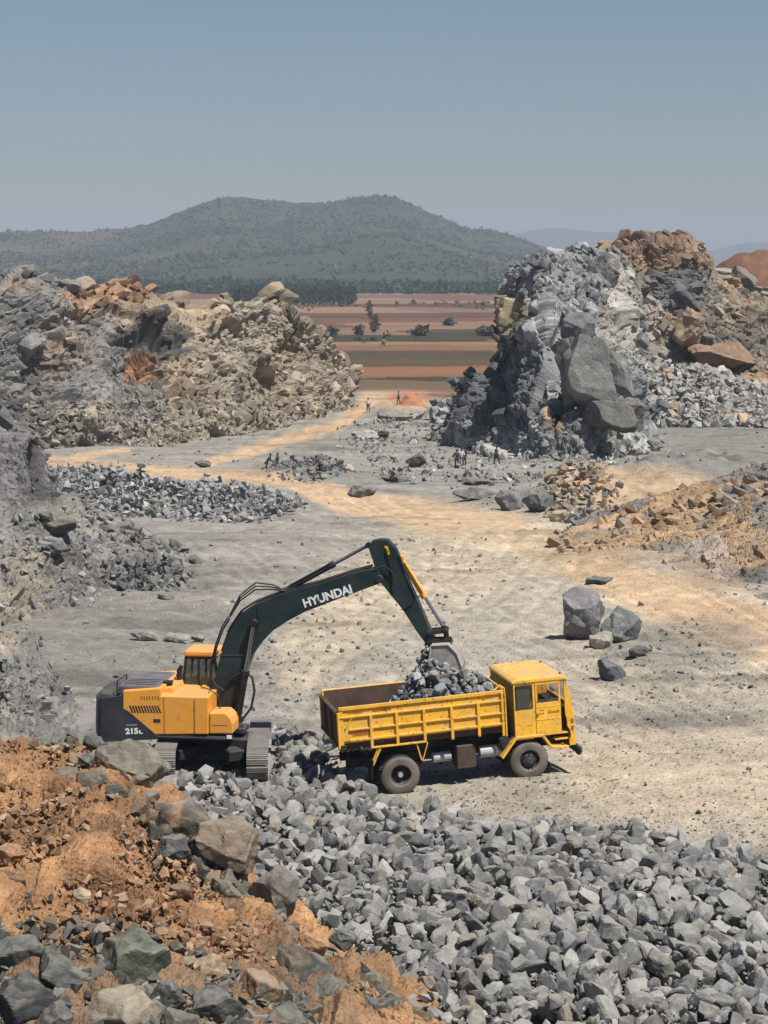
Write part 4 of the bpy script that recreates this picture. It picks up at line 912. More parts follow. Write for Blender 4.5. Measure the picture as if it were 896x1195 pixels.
# charcoal skirt and counterweight
cw=MB().prism(P2([(118,820),(122,814),(142,812),(143,826),(150,830),(183,858),(183,863),(121,866),(117,858)],NS-.01),NS-.015,NS+.06); cw.build('decal_panel',M['charcoal'],ex,.01)
c2=MB(); pts=[]; xr,_=EL_(118,840,0); xf=EL_(146,840,0)[0]
prof=[(xf,-1.3),(xr+.55,-1.3),(xr+.2,-1.1),(xr+.04,-.7),(xr-.02,0),(xr+.04,.7),(xr+.2,1.1),(xr+.55,1.3),(xf,1.3)]
zc0=.95; zc1=EL_(122,812,NS)[1]
vs=[(x,y,zc0) for x,y in prof]+[(x,y,zc0+.35) for x,y in prof]+[(x+.03,y*.99,zc1-.12) for x,y in prof]+[(x+.14 if i not in(0,8) else x,y*.95,zc1) for i,(x,y) in enumerate(prof)]; k=len(prof)
fs=[tuple(range(k-1,-1,-1)),tuple(range(3*k,4*k))]
for L_ in range(3):
    for i in range(k): fs.append((L_*k+i,L_*k+(i+1)%k,(L_+1)*k+(i+1)%k,(L_+1)*k+i))
c2.add(vs,fs); c2.build('counterweight',M['charcoal'],ex,.05)
(xa,za),(xb,zb_)=pl_(183,858),pl_(272,864); MB().box(xa-.2,xb-.01,NS-.005,NS+.10,zb_-.0,za-.02).build('side_skirt',M['charcoal'],ex,.015)
# hood grille on top
hx0,hz0=EL_(141,812,-.9); hx1,_=EL_(188,800,-.9); hz1=EL_(150,795,-.6)[1]
hg=MB().box(hx0,hx1,-1.15,.9,hz0-.1,hz1); hgo=hg.build('engine_hood',M['greymetal'],ex,.06)
gr=MB()
for k in range(7): gr.box(hx0+.5+k*.1,hx0+.56+k*.1,-1.155,-1.14,hz1-.26,hz1-.10)
for k in range(4): gr.box(hx0+.1,hx1-.15,-1.0+k*.22,-.92+k*.22,hz1-.01,hz1+.008)
gr.build('hood_grille',M['black'],hgo)
t=MB(); t.tube([(hx0-.02,-1.2,zc1-.05),(hx0-.02,-1.2,hz1+.12),(hx0-.02,-.2,hz1+.12),(hx0-.02,-.2,zc1)],.022); t.build('handrail',M['black'],ex)
MB().cyl((hx1+.25,.2,hz1-.1),(hx1+.25,.2,hz1+.22),.07).cyl((hx1+.25,.2,hz1+.2),(hx1+.33,.2,hz1+.32),.06).build('exhaust_pipe',M['black'],ex)
# raised step behind the cab
sp_=MB().prism(P2([(188,800),(205,799),(210,812),(211,815),(188,815)],-.5),-.9,.35); sp_.build('filter_housing',M['orange'],ex,.03)
cx,cz=EL_(197,797,-.5); MB().cyl((cx,-.55,cz-.06),(cx,-.55,cz+.04),.12).cyl((cx,-.55,cz+.04),(cx,-.55,cz+.07),.15).build('filler_cap',M['black'],ex)
# fuel tank + toolbox at the front right
ft=MB().prism(P2([(243.2,813.5),(243.2,857),(226.5,857),(226.5,813.5)],NS),NS-.012,-.45); ft.build('fuel_tank',M['orange'],ex,.03)
tb=MB().prism(P2([(244,832),(263,832),(269,838),(271.5,845),(271.5,856.5),(244,856.5)],NS),NS,-.5); tbo=tb.build('tool_box',M['orange'],ex,.035)
(xa,za),(xb,zb_)=pl_(248,846),pl_(265,846); MB().box(xa,xb,NS-.004,NS+.01,za-.012,za).build('panel_seam',M['black'],tbo)
(xa,za)=pl_(267.5,860); MB().box(xa-.07,xa+.07,NS-.02,NS-.003,za-.05,za+.05).build('reflector',M['white'],ex)
# cab on the far side
ca=[(210,812),(211,790),(214,774),(218,766),(249,766),(254,778),(256,800),(255,812)]
cy0,cy1=.28,1.28
CB=P2(ca,cy0); zr=EL_(230,765,cy0)[1]; cxa=CB[0][0]; cxb=max(p[0] for p in CB)
fr=MB(); fr.box(cxa,cxb,cy0,cy1,1.10,1.55)
topx0,topx1=cxa+.18,cxb-.14
for y in (cy0+.035,cy1-.035):
    fr.bar((cxa+.03,y,1.55),(topx0,y,zr-.05),.07,.07,(1,0,0)); fr.bar((cxb-.03,y,1.55),(cxb-.02,y,2.1),.07,.07,(1,0,0)); fr.bar((cxb-.02,y,2.1),(topx1,y,zr-.05),.07,.07,(1,0,0)); fr.bar((cxa+.55,y,1.55),(cxa+.55,y,zr-.05),.07,.07,(1,0,0))
    fr.bar((topx0,y,zr-.06),(topx1,y,zr-.06),.07,.08)
for x,z in ((topx0,zr-.06),(topx1,zr-.06)): fr.bar((x,cy0,z),(x,cy1,z),.07,.07)
cab=fr.build('operator_cab',M['black'],ex,.012)
MB().prism([(topx0-.06,zr-.03),(topx0-.03,zr+.14),(topx1+.02,zr+.14),(topx1+.10,zr-.03)],cy0-.04,cy1+.04).build('cab_roof',M['orange'],cab,.05)
gl=MB(); gl.add([(cxa+.08,cy0+.02,1.56),(cxa+.53,cy0+.02,1.56),(cxa+.53,cy0+.02,zr-.08),(topx0+.03,cy0+.02,zr-.08)],[(0,1,2,3)]); gl.add([(cxa+.58,cy0+.02,1.56),(cxb-.06,cy0+.02,1.56),(cxb-.06,cy0+.02,2.1),(topx1-.03,cy0+.02,zr-.08),(cxa+.58,cy0+.02,zr-.08)],[(0,1,2,3,4)])
gl.add([(cxb-.02,cy0+.06,1.56),(cxb-.02,cy1-.06,1.56),(cxb-.01,cy1-.06,2.1),(cxb-.01,cy0+.06,2.1)],[(0,1,2,3)]); gl.add([(cxb-.01,cy0+.06,2.1),(cxb-.01,cy1-.06,2.1),(topx1,cy1-.06,zr-.08),(topx1,cy0+.06,zr-.08)],[(0,1,2,3)])
gl.build('window',M['glass2'],cab)
MB().box(cxa+.3,cxa+.8,.5,1.05,1.56,1.75).box(cxa+.25,cxa+.38,.5,1.05,1.7,2.35).build('seat',M['seat'],cab,.04)
MB().tube([(cxb+.02,.1,1.6),(cxb+.06,-.05,2.0),(cxb+.02,-.05,2.35)],.02).box(cxb-.02,cxb+.02,-.12,.03,2.2,2.45).build('mirror',M['black'],cab)
# cab-side handrails
MB().tube([(cxb+.25,-.75,1.7),(cxb+.2,-.75,2.15),(cxb-.05,-.75,2.3),(cxb-.12,-.75,2.1),(cxb-.12,-.75,1.72)],.02).build('handrail',M['black'],ex)
# boom
bo=[(246,842),(243,823),(250,792),(258,762),(268,735),(281,716),(297,705),(330,692),(372,681),(410,669),(433,664),(441,666),(446,674),(443,681),(400,697),(356,714),(335,725),(317,737),(303,752),(294,765),(286,786),(278,812),(270,840),(259,849)]
bm_=MB().prism(P2(bo,-.22),-.22,.22); boom=bm_.build('boom',M['darkteal'],ex,.02)
ed=MB()
BP=P2(bo,-.22)
pp=[BP[i] for i in range(3,11)]
for z_ in (-.18,.0,.12):
    ed.tube([(x,z_,z+.05+.02*math.sin(i)) for i,(x,z) in enumerate(pp)],.025)
hp=P2([(248,805),(249,780),(255,755),(262,735),(270,722)],-.3); ed.tube([(x-.06,-.26,z) for x,z in hp],.025); ed.tube([(x-.12,-.15,z+.03) for x,z in hp],.022)
hp=P2([(255,760),(246,772),(245,790),(252,800),(262,806),(266,798)],-.35); ed.tube([(x,-.35,z) for x,z in hp],.022)
for k,(o_,lift) in enumerate([(-.2,6),(-.1,10),(.05,14)]):
    hp=P2([(268,722-lift*.3),(280,706-lift*.8),(298,694-lift),(318,692-lift*.7),(334,690)],o_); ed.tube([(x,o_,z) for x,z in hp],.022)
for o_ in (-.3,.3):
    hp=P2([(262,800),(272,790),(284,784),(294,790),(297,806),(293,826),(284,838)],o_); ed.tube([(x,o_,z) for x,z in hp],.035)
hp=P2([(436,664),(448,660),(458,668),(462,684)],-.24); ed.tube([(x,-.24,z) for x,z in hp],.018)
ed.build('hydraulic_hose',M['black'],boom,smooth=True)
wl=MB()
for u_,v_,u2,v2 in [(300,704,302,749),(372,681,373,709),(258,764,294,766)]:
    (xa,za),(xb,zb_)=EL_(u_,v_,-.22),EL_(u2,v2,-.22); wl.bar((xa,-.223,za-.03),(xb,-.223,zb_+.03),.012,.03,(0,1,0))
wl.build('weld_seam',M['charcoal'],boom)
def cylinder(name,a,b,f,r,rr,ya,yb,matb,par):
    (xa,za),(xb,zb_)=EL_(*a,ya),EL_(*b,yb); A=Vector((xa,ya,za)); Bv=Vector((xb,yb,zb_)); Mi=A.lerp(Bv,f); d=(Bv-A).normalized()
    m=MB().cyl(A,Mi,r,n=18); m.cyl(Mi-d*.14,Mi,r*1.18,n=18); m.cyl(A-Vector((0,r*1.1,0)),A+Vector((0,r*1.1,0)),r*1.05,n=14); m.tube([A+d*.2+Vector((0,-r*1.1,r)),Mi-d*.1+Vector((0,-r*1.1,r))],.018); o=m.build(name,matb,par,smooth=True)
    q=MB().cyl(Mi,Bv,rr,n=14); q.build('piston_rod',M['steel'] if matb is not M['charcoal'] else M['greymetal'],o,smooth=True); MB().cyl(Bv-Vector((0,r*1.1,0)),Bv+Vector((0,r*1.1,0)),r*.95,n=14).build('rod_eye',M['black'],o,smooth=True)
    return o
for y in (-.36,.36): cylinder('boom_cylinder',(277,838),(296,727),.50,.105,.055,y,y,M['black'],ex)
cylinder('arm_cylinder',(331,690),(430,636),.60,.085,.05,0,0,M['charcoal'],ex)
(xa,za)=EL_(331,696,0); MB().prism([(xa-.3,za-.25),(xa+.25,za-.2),(xa+.05,za+.18),(xa-.1,za+.18)],-.14,.14).build('cylinder_bracket',M['darkteal'],boom,.01)
(xa,za)=EL_(296,727,-.22); MB().cyl((xa,-.46,za),(xa,.46,za),.09).build('boom_pin',M['charcoal'],boom,.01)
(xa,za)=EL_(444,674,0); MB().cyl((xa,-.34,za),(xa,.34,za),.11).build('arm_pin',M['charcoal'],boom,.01)
# arm
ar=[(430,640),(434,631),(444,629),(452,630),(462,641),(468,655),(473,671),(482,690),(492,712),(501,733),(507,744),(504,753),(497,752),(486,737),(470,712),(452,690),(441,676),(435,655)]
MB().prism(P2(ar,-.17),-.17,.17).build('arm',M['darkteal'],ex,.02)
(xa,za)=EL_(451,644,-.17); lb=MB().prism(P2([(448.5,637),(452.5,637.5),(455,647),(451,648)],-.175),-.178,-.17); lb.build('warning_label',M['yellow'],ex)
MB().tube([(x,-.2,z) for x,z in P2([(466,648),(474,668),(486,695),(480,705),(468,712)],-.2)],.018).tube([(x,-.2,z) for x,z in P2([(450,640),(456,662),(458,690)],-.2)],.018).build('hydraulic_hose',M['black'],ex)
cylinder('bucket_cylinder',(468,652),(518,733),.56,.085,.045,0,0,M['orange'],ex)
lk=MB()
a=P2([(501,737),(520,735),(522,752)],0)
for y in (-.2,.2):
    lk.bar((a[0][0],y,a[0][1]),(a[1][0],y,a[1][1]),.05,.12); 
lk.bar((a[1][0],0,a[1][1]),(a[2][0],0,a[2][1]),.22,.13,(1,0,0)); lk.cyl((a[1][0],-.25,a[1][1]),(a[1][0],.25,a[1][1]),.07); lk.cyl((a[0][0],-.25,a[0][1]),(a[0][0],.25,a[0][1]),.06); lk.build('bucket_link',M['black'],ex,.01)
# bucket: curled shell, open towards the machine and down
bk=P2([(503,753),(523,752),(533,762),(539,778),(538,793),(528,803),(512,808),(492,811)],-.5)
inn=[]
cxk=sum(p[0] for p in bk)/8-.25; czk=sum(p[1] for p in bk)/8
for (x,z) in bk: d=Vector((cxk-x,czk-z)); d.normalize(); inn.append((x+d.x*.05,z+d.y*.05))
m=MB()
n=len(bk)
for i in range(n-1): m.prism([bk[i],bk[i+1],inn[i+1],inn[i]],-.55,.55)
bko=m.build('bucket',M['worn'],ex,.0)
sidep=bk+[(bk[0][0]-.06,bk[0][1]-.5)]
sd=MB().prism(sidep,-.565,-.53); sd.build('side_plate',M['worn'],bko,.008); MB().prism(sidep,.53,.565).build('side_plate',M['worn'],bko,.008)
e=MB().tube([(x,-.57,z) for x,z in [bk[7],sidep[8],bk[0],bk[1],bk[2],bk[3]]],.028); e.build('edge_rib',M['silver'],bko)
for y in (-.15,.15): MB().prism([(bk[0][0]-.08,bk[0][1]-.02),(bk[1][0]+.08,bk[1][1]-.06),(bk[1][0]+.02,bk[1][1]+.1),(bk[0][0]-.02,bk[0][1]+.12)],y-.03,y+.03).build('mounting_ear',M['black'],bko,.01)
for k in range(5):
    y=-.48+k*.24; x,z=bk[7]; MB().prism([(x+.05,z-.03),(x+.05,z+.06),(x-.2,z+.03)],y-.05,y+.05).build('tooth',M['worn'],bko,.005)
# lettering
(xa,za),(xb,zb_)=EL_(355,709,-.23),EL_(412,690,-.23); ang=math.atan2(zb_-za,xb-xa)
def ptext(name,s,a,b,off,hpx,mat,par,bold,shear=0):
    (xa,za),(xb,zb_)=EL_(*a,off),EL_(*b,off); ang=math.atan2(zb_-za,xb-xa); ln=math.hypot(xb-xa,zb_-za); size=hpx/41.5/.69
    o=text(name,s,size,mat,par,(xa,off,za),(R(90),0,0),bold=bold,shear=shear); wdt=max(v.co.x for v in o.data.vertices)-min(v.co.x for v in o.data.vertices)
    o.rotation_euler=(R(90),-ang,0); o.scale=(ln/wdt,1,1); return o
ptext('lettering','HYUNDAI',(355,709),(411,691.5),-.224,9.5,M['white'],boom,.012)
ptext('lettering','HYUNDAI',(147,847.3),(159.5,847),NS-.017,2.2,M['silver'],ex,.002)
ptext('lettering','215',(146.5,856.5),(161.5,856),NS-.017,6.3,M['white'],ex,.010)
ptext('lettering','L',(162.2,856.2),(166.3,856),NS-.017,4.0,M['white'],ex,.006)

# ------------------------------------------------------------------ dump truck
TRO=Vector((TR_O.x+nx_[0]*1.15,TR_O.y+nx_[1]*1.15,0))
TRO.z=0.0
tk=empty('dump_truck',TRO,TR_H); tk.rotation_euler=(0,-TR_P,TR_H); tag(tk,'yellow open-top dump truck being loaded with grey stone','truck')
XO=[-1.95,-1.85,3.06,3.42,5.05,5.39,5.6]; XN=[-1.70,-1.60,2.99,3.29,4.79,5.0,5.17]
TL_=mk_local(TRO,TR_H,TR_P)
def TL(u,v,off=0.0):
    x,z=TL_(u,v,off); return float(np.interp(x,XN,XO)),z
NY=-1.15
def wheel(x,y,sgn,dual):
    r=.52; out=-1 if sgn<0 else 1
    def tyre(c,wd,par,name='tyre'):
        h=wd/2; pr=[(.27,-h*.7),(.30,-h*.95),(.42,-h*1.0),(.485,-h*.88),(r,-h*.72),(r,h*.72),(.485,h*.88),(.42,h*1.0),(.30,h*.95),(.27,h*.7)]
        o=MB().lathe(pr,c,n=48).build(name,M['rubber'],par,smooth=True)
        t=MB()
        for k in range(44):
            a=2*math.pi*k/44; ca,sa=math.cos(a),math.sin(a)
            for yy,s2 in ((-h*.45,.03),(h*.45,-.03)):
                p=Vector((c[0]+ca*(r+.003),c[1]+yy,c[2]+sa*(r+.003))); tdir=Vector((-sa,0,ca)); t.bar(p-Vector((0,h*.3,0))+tdir*s2,p+Vector((0,h*.3,0))-tdir*s2,.045,.022,(ca,0,sa))
        t.build('tread',M['tread'],o)
        return o
    z=r-.01
    wo=empty('wheel',(x,y,z)); wo.parent=tk
    tyre((0,0,0),.27,wo)
    if dual: tyre((0,-out*.32,0),.27,wo,'inner_tyre')
    o_=out
    if dual: prof=[(.275,.11*o_),(.25,.06*o_),(.23,-.06*o_),(.10,-.07*o_),(.10,.05*o_),(.075,.07*o_),(.0,.07*o_)]
    else: prof=[(.275,.11*o_),(.25,.06*o_),(.235,.02*o_),(.19,.05*o_),(.15,.10*o_),(.085,.11*o_),(.085,.15*o_),(.0,.155*o_)]
    MB().lathe(prof,(0,0,0),n=32).build('rim',M['rim'],wo,smooth=True)
    for k in range(8):
        a=2*math.pi*k/8; rr=.165; y0=(-.065 if dual else .09)*o_; b=MB(); b.cyl((rr*math.cos(a),y0,rr*math.sin(a)),(rr*math.cos(a),y0+.04*o_,rr*math.sin(a)),.022,n=8); b.build('wheel_nut',M['black'],wo)
    if dual: MB().cyl((0,.04*o_,0),(0,.085*o_,0),.07,.055,n=16).build('hub_cap',M['silver'],wo)
for s in (-1,1):
    wheel(.03,s*1.02,s,True); wheel(3.66,s*1.0,s,False)
ch=MB()
for y in (-.42,.42): ch.box(-1.55,5.1,y-.05,y+.05,.70,.95)
for x in (-1.4,-.4,.6,1.8,2.9): ch.box(x,x+.08,-.4,.4,.74,.90)
ch.cyl((0,-.95,.5),(0,.95,.5),.09).cyl((3.96,-.9,.45),(3.96,.9,.45),.07); ch.lathe([(.02,-.2),(.22,-.1),(.22,.1),(.02,.2)],(0,0,.5),n=18); ch.box(-.7,.7,-.55,-.45,.62,.7); ch.box(-.7,.7,.45,.55,.62,.7)
ch.box(-1.0,3.0,-.5,.5,.98,1.22); ch.box(3.2,4.9,-.5,.5,.75,1.3); ch.build('chassis',M['black'],tk,.01)
# bed
bx0,bx1=-1.83,3.06; zt=2.56; zf=1.50
bed=MB().box(bx0+.05,bx1,-1.08,1.08,1.38,1.46); bedo=bed.build('cargo_bed',M['rust'],tk,.01)
def sidepanel(y,s):
    m=MB(); o=y; i=y-s*.05
    ya,yb=min(o,i),max(o,i)
    m.prism([(bx0,zt),(bx1,zt-.02),(bx1,1.62),(bx0,1.62)],ya,yb)
    # lower part folds inwards
    m.add([(bx0,o,1.62),(bx1,o,1.62),(bx1,o-s*.16,1.42),(bx0,o-s*.16,1.42),(bx0,i,1.62),(bx1,i,1.62),(bx1,i-s*.16,1.42),(bx0,i-s*.16,1.42)],[(0,1,2,3),(7,6,5,4),(0,4,5,1),(3,2,6,7),(0,3,7,4),(1,5,6,2)])
    def rail(z,h,x0=bx0,x1=bx1,t=.05): m.box(x0,x1,min(o,o+s*t),max(o,o+s*t),z-h/2,z+h/2)
    def post(x,z0,z1,wd=.085,t=.062): m.box(x-wd/2,x+wd/2,min(o-s*.004,o+s*t),max(o-s*.004,o+s*t),z0,z1)
    rail(zt-.04,.10,t=.045); rail(2.28,.05); rail(1.93,.05,-1.55,bx1,.05); rail(1.64,.06,-1.55,bx1,.055)
    for x in (-.91,-.15,.66,1.48,2.28): post(x,1.40 if x<1 else 1.36,2.30)
    post(bx0+.05,1.52,2.5,.12,.03); post(bx1-.05,1.3,2.5,.07)
    m.box(-.95,.70,min(o-s*.002,o+s*.065),max(o-s*.002,o+s*.065),1.36,1.41)
    m.bar((-1.45,o+s*.02,2.27),(-1.66,o+s*.02,1.98),.03,.05,(0,1,0))
    return m.build('side_panel',M['yellow'],tk,.010)
near=sidepanel(NY,-1); sidepanel(-NY,1)
for y in (NY+.055,-NY-.055): MB().box(bx0+.06,bx1-.05,y-.004,y+.004,1.47,zt-.01).build('side_liner',M['rust'],bedo)
MB().box(bx0-.05,bx0+.0,-1.12,1.12,1.45,2.46).box(bx0-.09,bx0-.05,-1.1,1.1,2.36,2.44).box(bx0-.09,bx0-.05,-1.1,1.1,1.5,1.58).box(bx0-.09,bx0-.05,-.45,-.38,1.58,2.36).box(bx0-.09,bx0-.05,.38,.45,1.58,2.36).build('tailgate',M['rust'],tk,.01)
MB().cyl((bx0-.03,NY-.02,1.45),(bx0-.03,NY-.02,2.42),.035).build('corner_post',M['yellow'],tk); MB().cyl((bx0-.03,-NY+.02,1.45),(bx0-.03,-NY+.02,2.42),.035).build('corner_post',M['yellow'],tk)
hbd=MB().box(bx1-.05,bx1,-1.1,1.1,1.42,2.62); hbd.build('headboard',M['yellow'],tk,.01)
MB().tube([(bx1-.30,NY-.02,zt+.0),(bx1-.1,NY-.02,zt+.14),(bx1+.03,NY-.02,zt+.05),(bx1+.05,NY-.02,2.3),(bx1+.05,NY-.02,1.28)],.03).build('corner_tube',M['yellow'],tk,smooth=True); MB().tube([(bx1-.02,-NY,zt+.0),(bx1+.04,-NY,2.3),(bx1+.05,-NY,1.28)],.03).build('corner_tube',M['yellow'],tk,smooth=True)
def ltext(s,x,z,size,mat,bold=.002,shear=.2,sx=1.0,y=NY-.002,par=near,nm='lettering'):
    return text(nm,s,size,mat,par,(x,y,z),(R(90),0,0),bold=bold,shear=shear,sx=sx,ext=.002)
# faint marks of the old red stencils: short bars
mk=MB()
for (x,z,wd,h) in [(-1.5,2.45,.35,.012),(-.8,2.44,.5,.02),(-1.52,1.83,.62,.02),(-1.45,1.77,.5,.012),(2.35,2.46,.4,.015)]:
    k=0
    while k<wd: l=random.uniform(.02,.06); mk.box(x+k,x+k+l,NY-.048 if z>2.4 else NY-.003,NY-.02,z,z+h+random.uniform(0,.015)); k+=l+.018
mk.build('stencil_marks',M['red'],near)
# struts / mudguard frame
sb=MB(); 
def tp(u,v,y=NY): x,z=TL(u,v,y); return (x,y,z)
sb.bar(tp(444,872),tp(435,893),.05,.09,(0,1,0)); sb.bar((-.72,NY,1.38),(-.9,NY,1.02),.04,.05,(0,1,0)); sb.bar(tp(485.5,866),tp(492,887),.04,.05,(0,1,0)); sb.bar(tp(499,866),tp(493,888),.03,.04,(0,1,0)); sb.build('bed_strut',M['yellow'],tk,.006)
MB().bar((-.92,-1.0,1.02),(-.98,-1.0,.55),.5,.02,(1,0,0)).bar((-.92,1.0,1.02),(-.98,1.0,.55),.5,.02,(1,0,0)).build('mudflap',M['black'],tk)
# underside kit
MB().box(1.62,2.18,-1.05,-.5,.48,1.12).build('battery_box',M['brownbox'],tk,.02)
MB().cyl((2.35,-.78,.82),(3.0,-.78,.82),.17,n=20).build('air_tank',M['silver'],tk,.02,smooth=True)
MB().cyl((.95,-.75,.80),(1.5,-.75,.80),.14,n=20).build('air_tank',M['silver'],tk,.02,smooth=True)
MB().box(.8,2.2,.5,1.05,.45,1.0).build('fuel_tank',M['silver'],tk,.05)
MB().cyl((3.12,-.98,1.0),(3.12,-.80,1.0),.21,n=20).cyl((3.12,-1.02,1.0),(3.12,-.98,1.0),.13,n=16).tube([(3.12,-.9,1.2),(3.15,-.9,1.6),(3.22,-.7,2.3)],.05).build('air_filter',M['charcoal'],tk,smooth=True)
MB().cyl((.7,-.3,.72),(2.3,-.3,.62),.05).build('drive_shaft',M['black'],tk)
# cab
X0,X1=3.42,5.28; zr=2.74; CY=1.12; zbw=1.98
body=MB()
body.box(X0,4.07,-CY,-CY+.04,1.20,zbw)                # side below rear window
body.box(X0,X0+.07,-CY,-CY+.04,zbw,zr-.10); body.box(3.97,4.07,-CY,-CY+.04,zbw,zr-.10); body.box(X0,4.99,-CY,-CY+.04,zr-.12,zr-.06)
body.prism([(4.07,1.22),(4.07,1.12),(4.33,1.12),(4.33,1.22)],-CY,-CY+.04)
# far side
body.box(X0,X1-.1,CY-.04,CY,1.2,zbw+.1); body.box(X0,X0+.1,CY-.04,CY,zbw+.1,zr-.08); body.box(4.0,4.1,CY-.04,CY,zbw+.1,zr-.08); body.box(X0,5.0,CY-.04,CY,zr-.16,zr-.06); body.box(4.92,5.02,CY-.04,CY,zbw+.1,zr-.08)
# front corner panels and face
body.prism([(4.98,zr-.06),(5.06,zr-.06),(5.14,2.3),(5.30,1.93),(5.38,1.5),(5.40,.80),(5.12,.80),(5.10,.92),(5.18,1.08),(5.14,1.25),(5.04,1.34),(5.03,1.55),(4.99,1.68),(4.98,2.1)],-CY,-CY+.05)
body.prism([(4.98,zr-.06),(5.06,zr-.06),(5.14,2.3),(5.30,1.93),(5.38,1.5),(5.40,.80),(5.12,.80)],CY-.05,CY)
body.prism([(5.26,1.93),(5.30,1.93),(5.38,1.5),(5.40,.80),(5.36,.80),(5.34,1.5)],-CY+.05,CY-.05)
body.bar((5.03,-CY+.03,zr-.06),(5.27,-CY+.03,1.93),.06,.07,(1,0,0)); body.bar((5.03,CY-.03,zr-.06),(5.27,CY-.03,1.93),.06,.07,(1,0,0))
body.box(X0,5.1,-CY+.05,CY-.05,1.14,1.2)
cabo=body.build('truck_cab',M['yellow'],tk,.015)
MB().box(X0-.015,X0+.03,-CY+.03,CY-.03,.98,zr-.06).build('rear_wall',M['olive'],cabo,.01)
rf=MB(); rf.prism([(X0-.06,zr-.07),(X0-.03,zr+.0),(X0+.1,zr+.05),(4.9,zr+.05),(5.05,zr-.0),(5.12,zr-.09)],-CY-.03,CY+.03); rf.build('roof',M['yellow'],cabo,.03)
MB().cyl((4.95,-.9,zr+.03),(4.95,-.9,zr+.10),.035,n=10).cyl((4.9,.7,zr+.03),(4.9,.7,zr+.1),.035,n=10).build('marker_lamp',M['lamp'],cabo)
wf=MB(); 
def frame(m,x0,x1,z0,z1,y,wd=.03,t=.012):
    m.box(x0,x1,y-t,y,z0,z0+wd); m.box(x0,x1,y-t,y,z1-wd,z1); m.box(x0,x0+wd,y-t,y,z0+wd,z1-wd); m.box(x1-wd,x1,y-t,y,z0+wd,z1-wd)
rw=MB(); frame(rw,X0+.05,4.0,zbw-.02,zr-.13,-CY-.002); rwo=rw.build('window_frame',M['black'],cabo)
MB().add([(X0+.07,-CY+.02,zbw),(3.97,-CY+.02,zbw),(3.97,-CY+.02,zr-.12),(X0+.07,-CY+.02,zr-.12)],[(0,1,2,3)]).build('side_window',M['glass'],cabo)
# door
dr=MB(); dr.box(4.085,4.86,-CY-.012,-CY+.02,1.17,2.08); dr.box(4.085,4.14,-CY-.012,-CY+.02,2.08,zr-.12); dr.box(4.80,4.86,-CY-.012,-CY+.02,2.08,zr-.12); dr.box(4.085,4.86,-CY-.012,-CY+.02,zr-.15,zr-.10)
dr.box(4.10,4.84,-CY-.02,-CY-.010,1.60,1.63); dr.box(4.10,4.84,-CY-.02,-CY-.010,1.95,1.975)
dro=dr.build('door',M['yellow'],cabo,.008)
MB().box(4.10,4.16,-CY-.05,-CY-.02,1.76,1.80).build('handle',M['red'],dro,.006)
MB().add([(4.14,-CY+.01,2.08),(4.80,-CY+.01,2.08),(4.80,-CY+.01,2.18),(4.14,-CY+.01,2.18)],[(0,1,2,3)]).build('door_window',M['glass'],dro)
lt=MB()
lt.box(4.20,4.33,-CY-.015,-CY-.011,1.86,1.885).box(4.20,4.33,-CY-.015,-CY-.011,1.76,1.785).box(4.20,4.22,-CY-.015,-CY-.011,1.785,1.82).box(4.31,4.33,-CY-.015,-CY-.011,1.785,1.82); lt.build('door_emblem',M['red'],dro)
text('lettering','Goods',.125,M['red'],dro,(4.42,-CY-.015,1.77),(R(90),0,0),ext=.002,shear=.4,bold=.003)
# cab lower trim, fender
fn=[(586,885),(602,861.6),(633,858),(644,872),(657,872)]
F=[TL(u,v,NY) for u,v in fn]
fm=MB(); fm2=MB(); T=.075
for (a,b) in zip(F[:-1],F[1:]):
    fm.bar((a[0],NY+.14,a[1]),(b[0],NY+.14,b[1]),.34,T,(0,0,1)); fm2.bar((a[0],1.01,a[1]),(b[0],1.01,b[1]),.34,T,(0,0,1))
fm.build('fender',M['yellow'],cabo,.015); fm2.build('fender',M['yellow'],cabo,.015)
MB().box(X0,4.0,-CY+.01,-CY+.04,1.10,1.2).build('sill',M['yellow'],cabo)
MB().box(4.66,5.08,-CY+.05,-CY+.30,.98,1.02).box(4.62,5.1,-CY+.02,-CY+.28,.76,.80).build('step',M['yellow'],cabo,.006)
MB().box(4.3,5.2,-CY+.3,CY-.3,.85,1.15).build('cab_floor',M['black'],cabo)
MB().box(3.6,4.1,-.95,-.4,1.2,1.62).box(3.55,3.68,-.95,-.4,1.6,2.2).box(3.6,4.1,.2,.95,1.2,1.62).box(3.55,3.68,.2,.95,1.6,2.2).build('seat',M['seat'],cabo,.05)
MB().box(4.85,5.2,-1.0,1.0,1.55,1.85).build('dashboard',M['black'],cabo,.03)
swm=MB(); pts=[(4.72+.09*math.cos(a),-.6+.22*math.sin(a),1.98+.16*math.cos(a)) for a in [2*math.pi*k/20 for k in range(21)]]; swm.tube(pts,.015); swm.cyl((4.9,-.6,1.75),(4.74,-.6,1.96),.025); swm.build('steering_wheel',M['black'],cabo)
MB().add([(5.05,-CY+.07,zr-.08),(5.05,CY-.07,zr-.08),(5.28,CY-.07,1.95),(5.28,-CY+.07,1.95)],[(0,1,2,3)]).build('windscreen',M['glass'],cabo)
MB().add([(5.04,-CY+.01,zr-.16),(5.11,-CY+.01,2.3),(5.24,-CY+.01,1.97),(5.02,-CY+.01,1.97)],[(0,1,2,3)]).build('quarter_window',M['glass'],cabo)
for zc in (1.50,1.30):
    h=MB().lathe([(.0,-.012),(.062,-.012),(.075,0),(.075,.02)],(5.27,-CY-.004,zc),n=18); h.build('headlight' if zc>1.4 else 'indicator_lamp',M['lamp'],cabo,smooth=True)
for y in (-.75,.75):
    MB().cyl((5.38,y,1.15),(5.43,y,1.15),.11,n=20).build('headlight',M['lamp'],cabo)
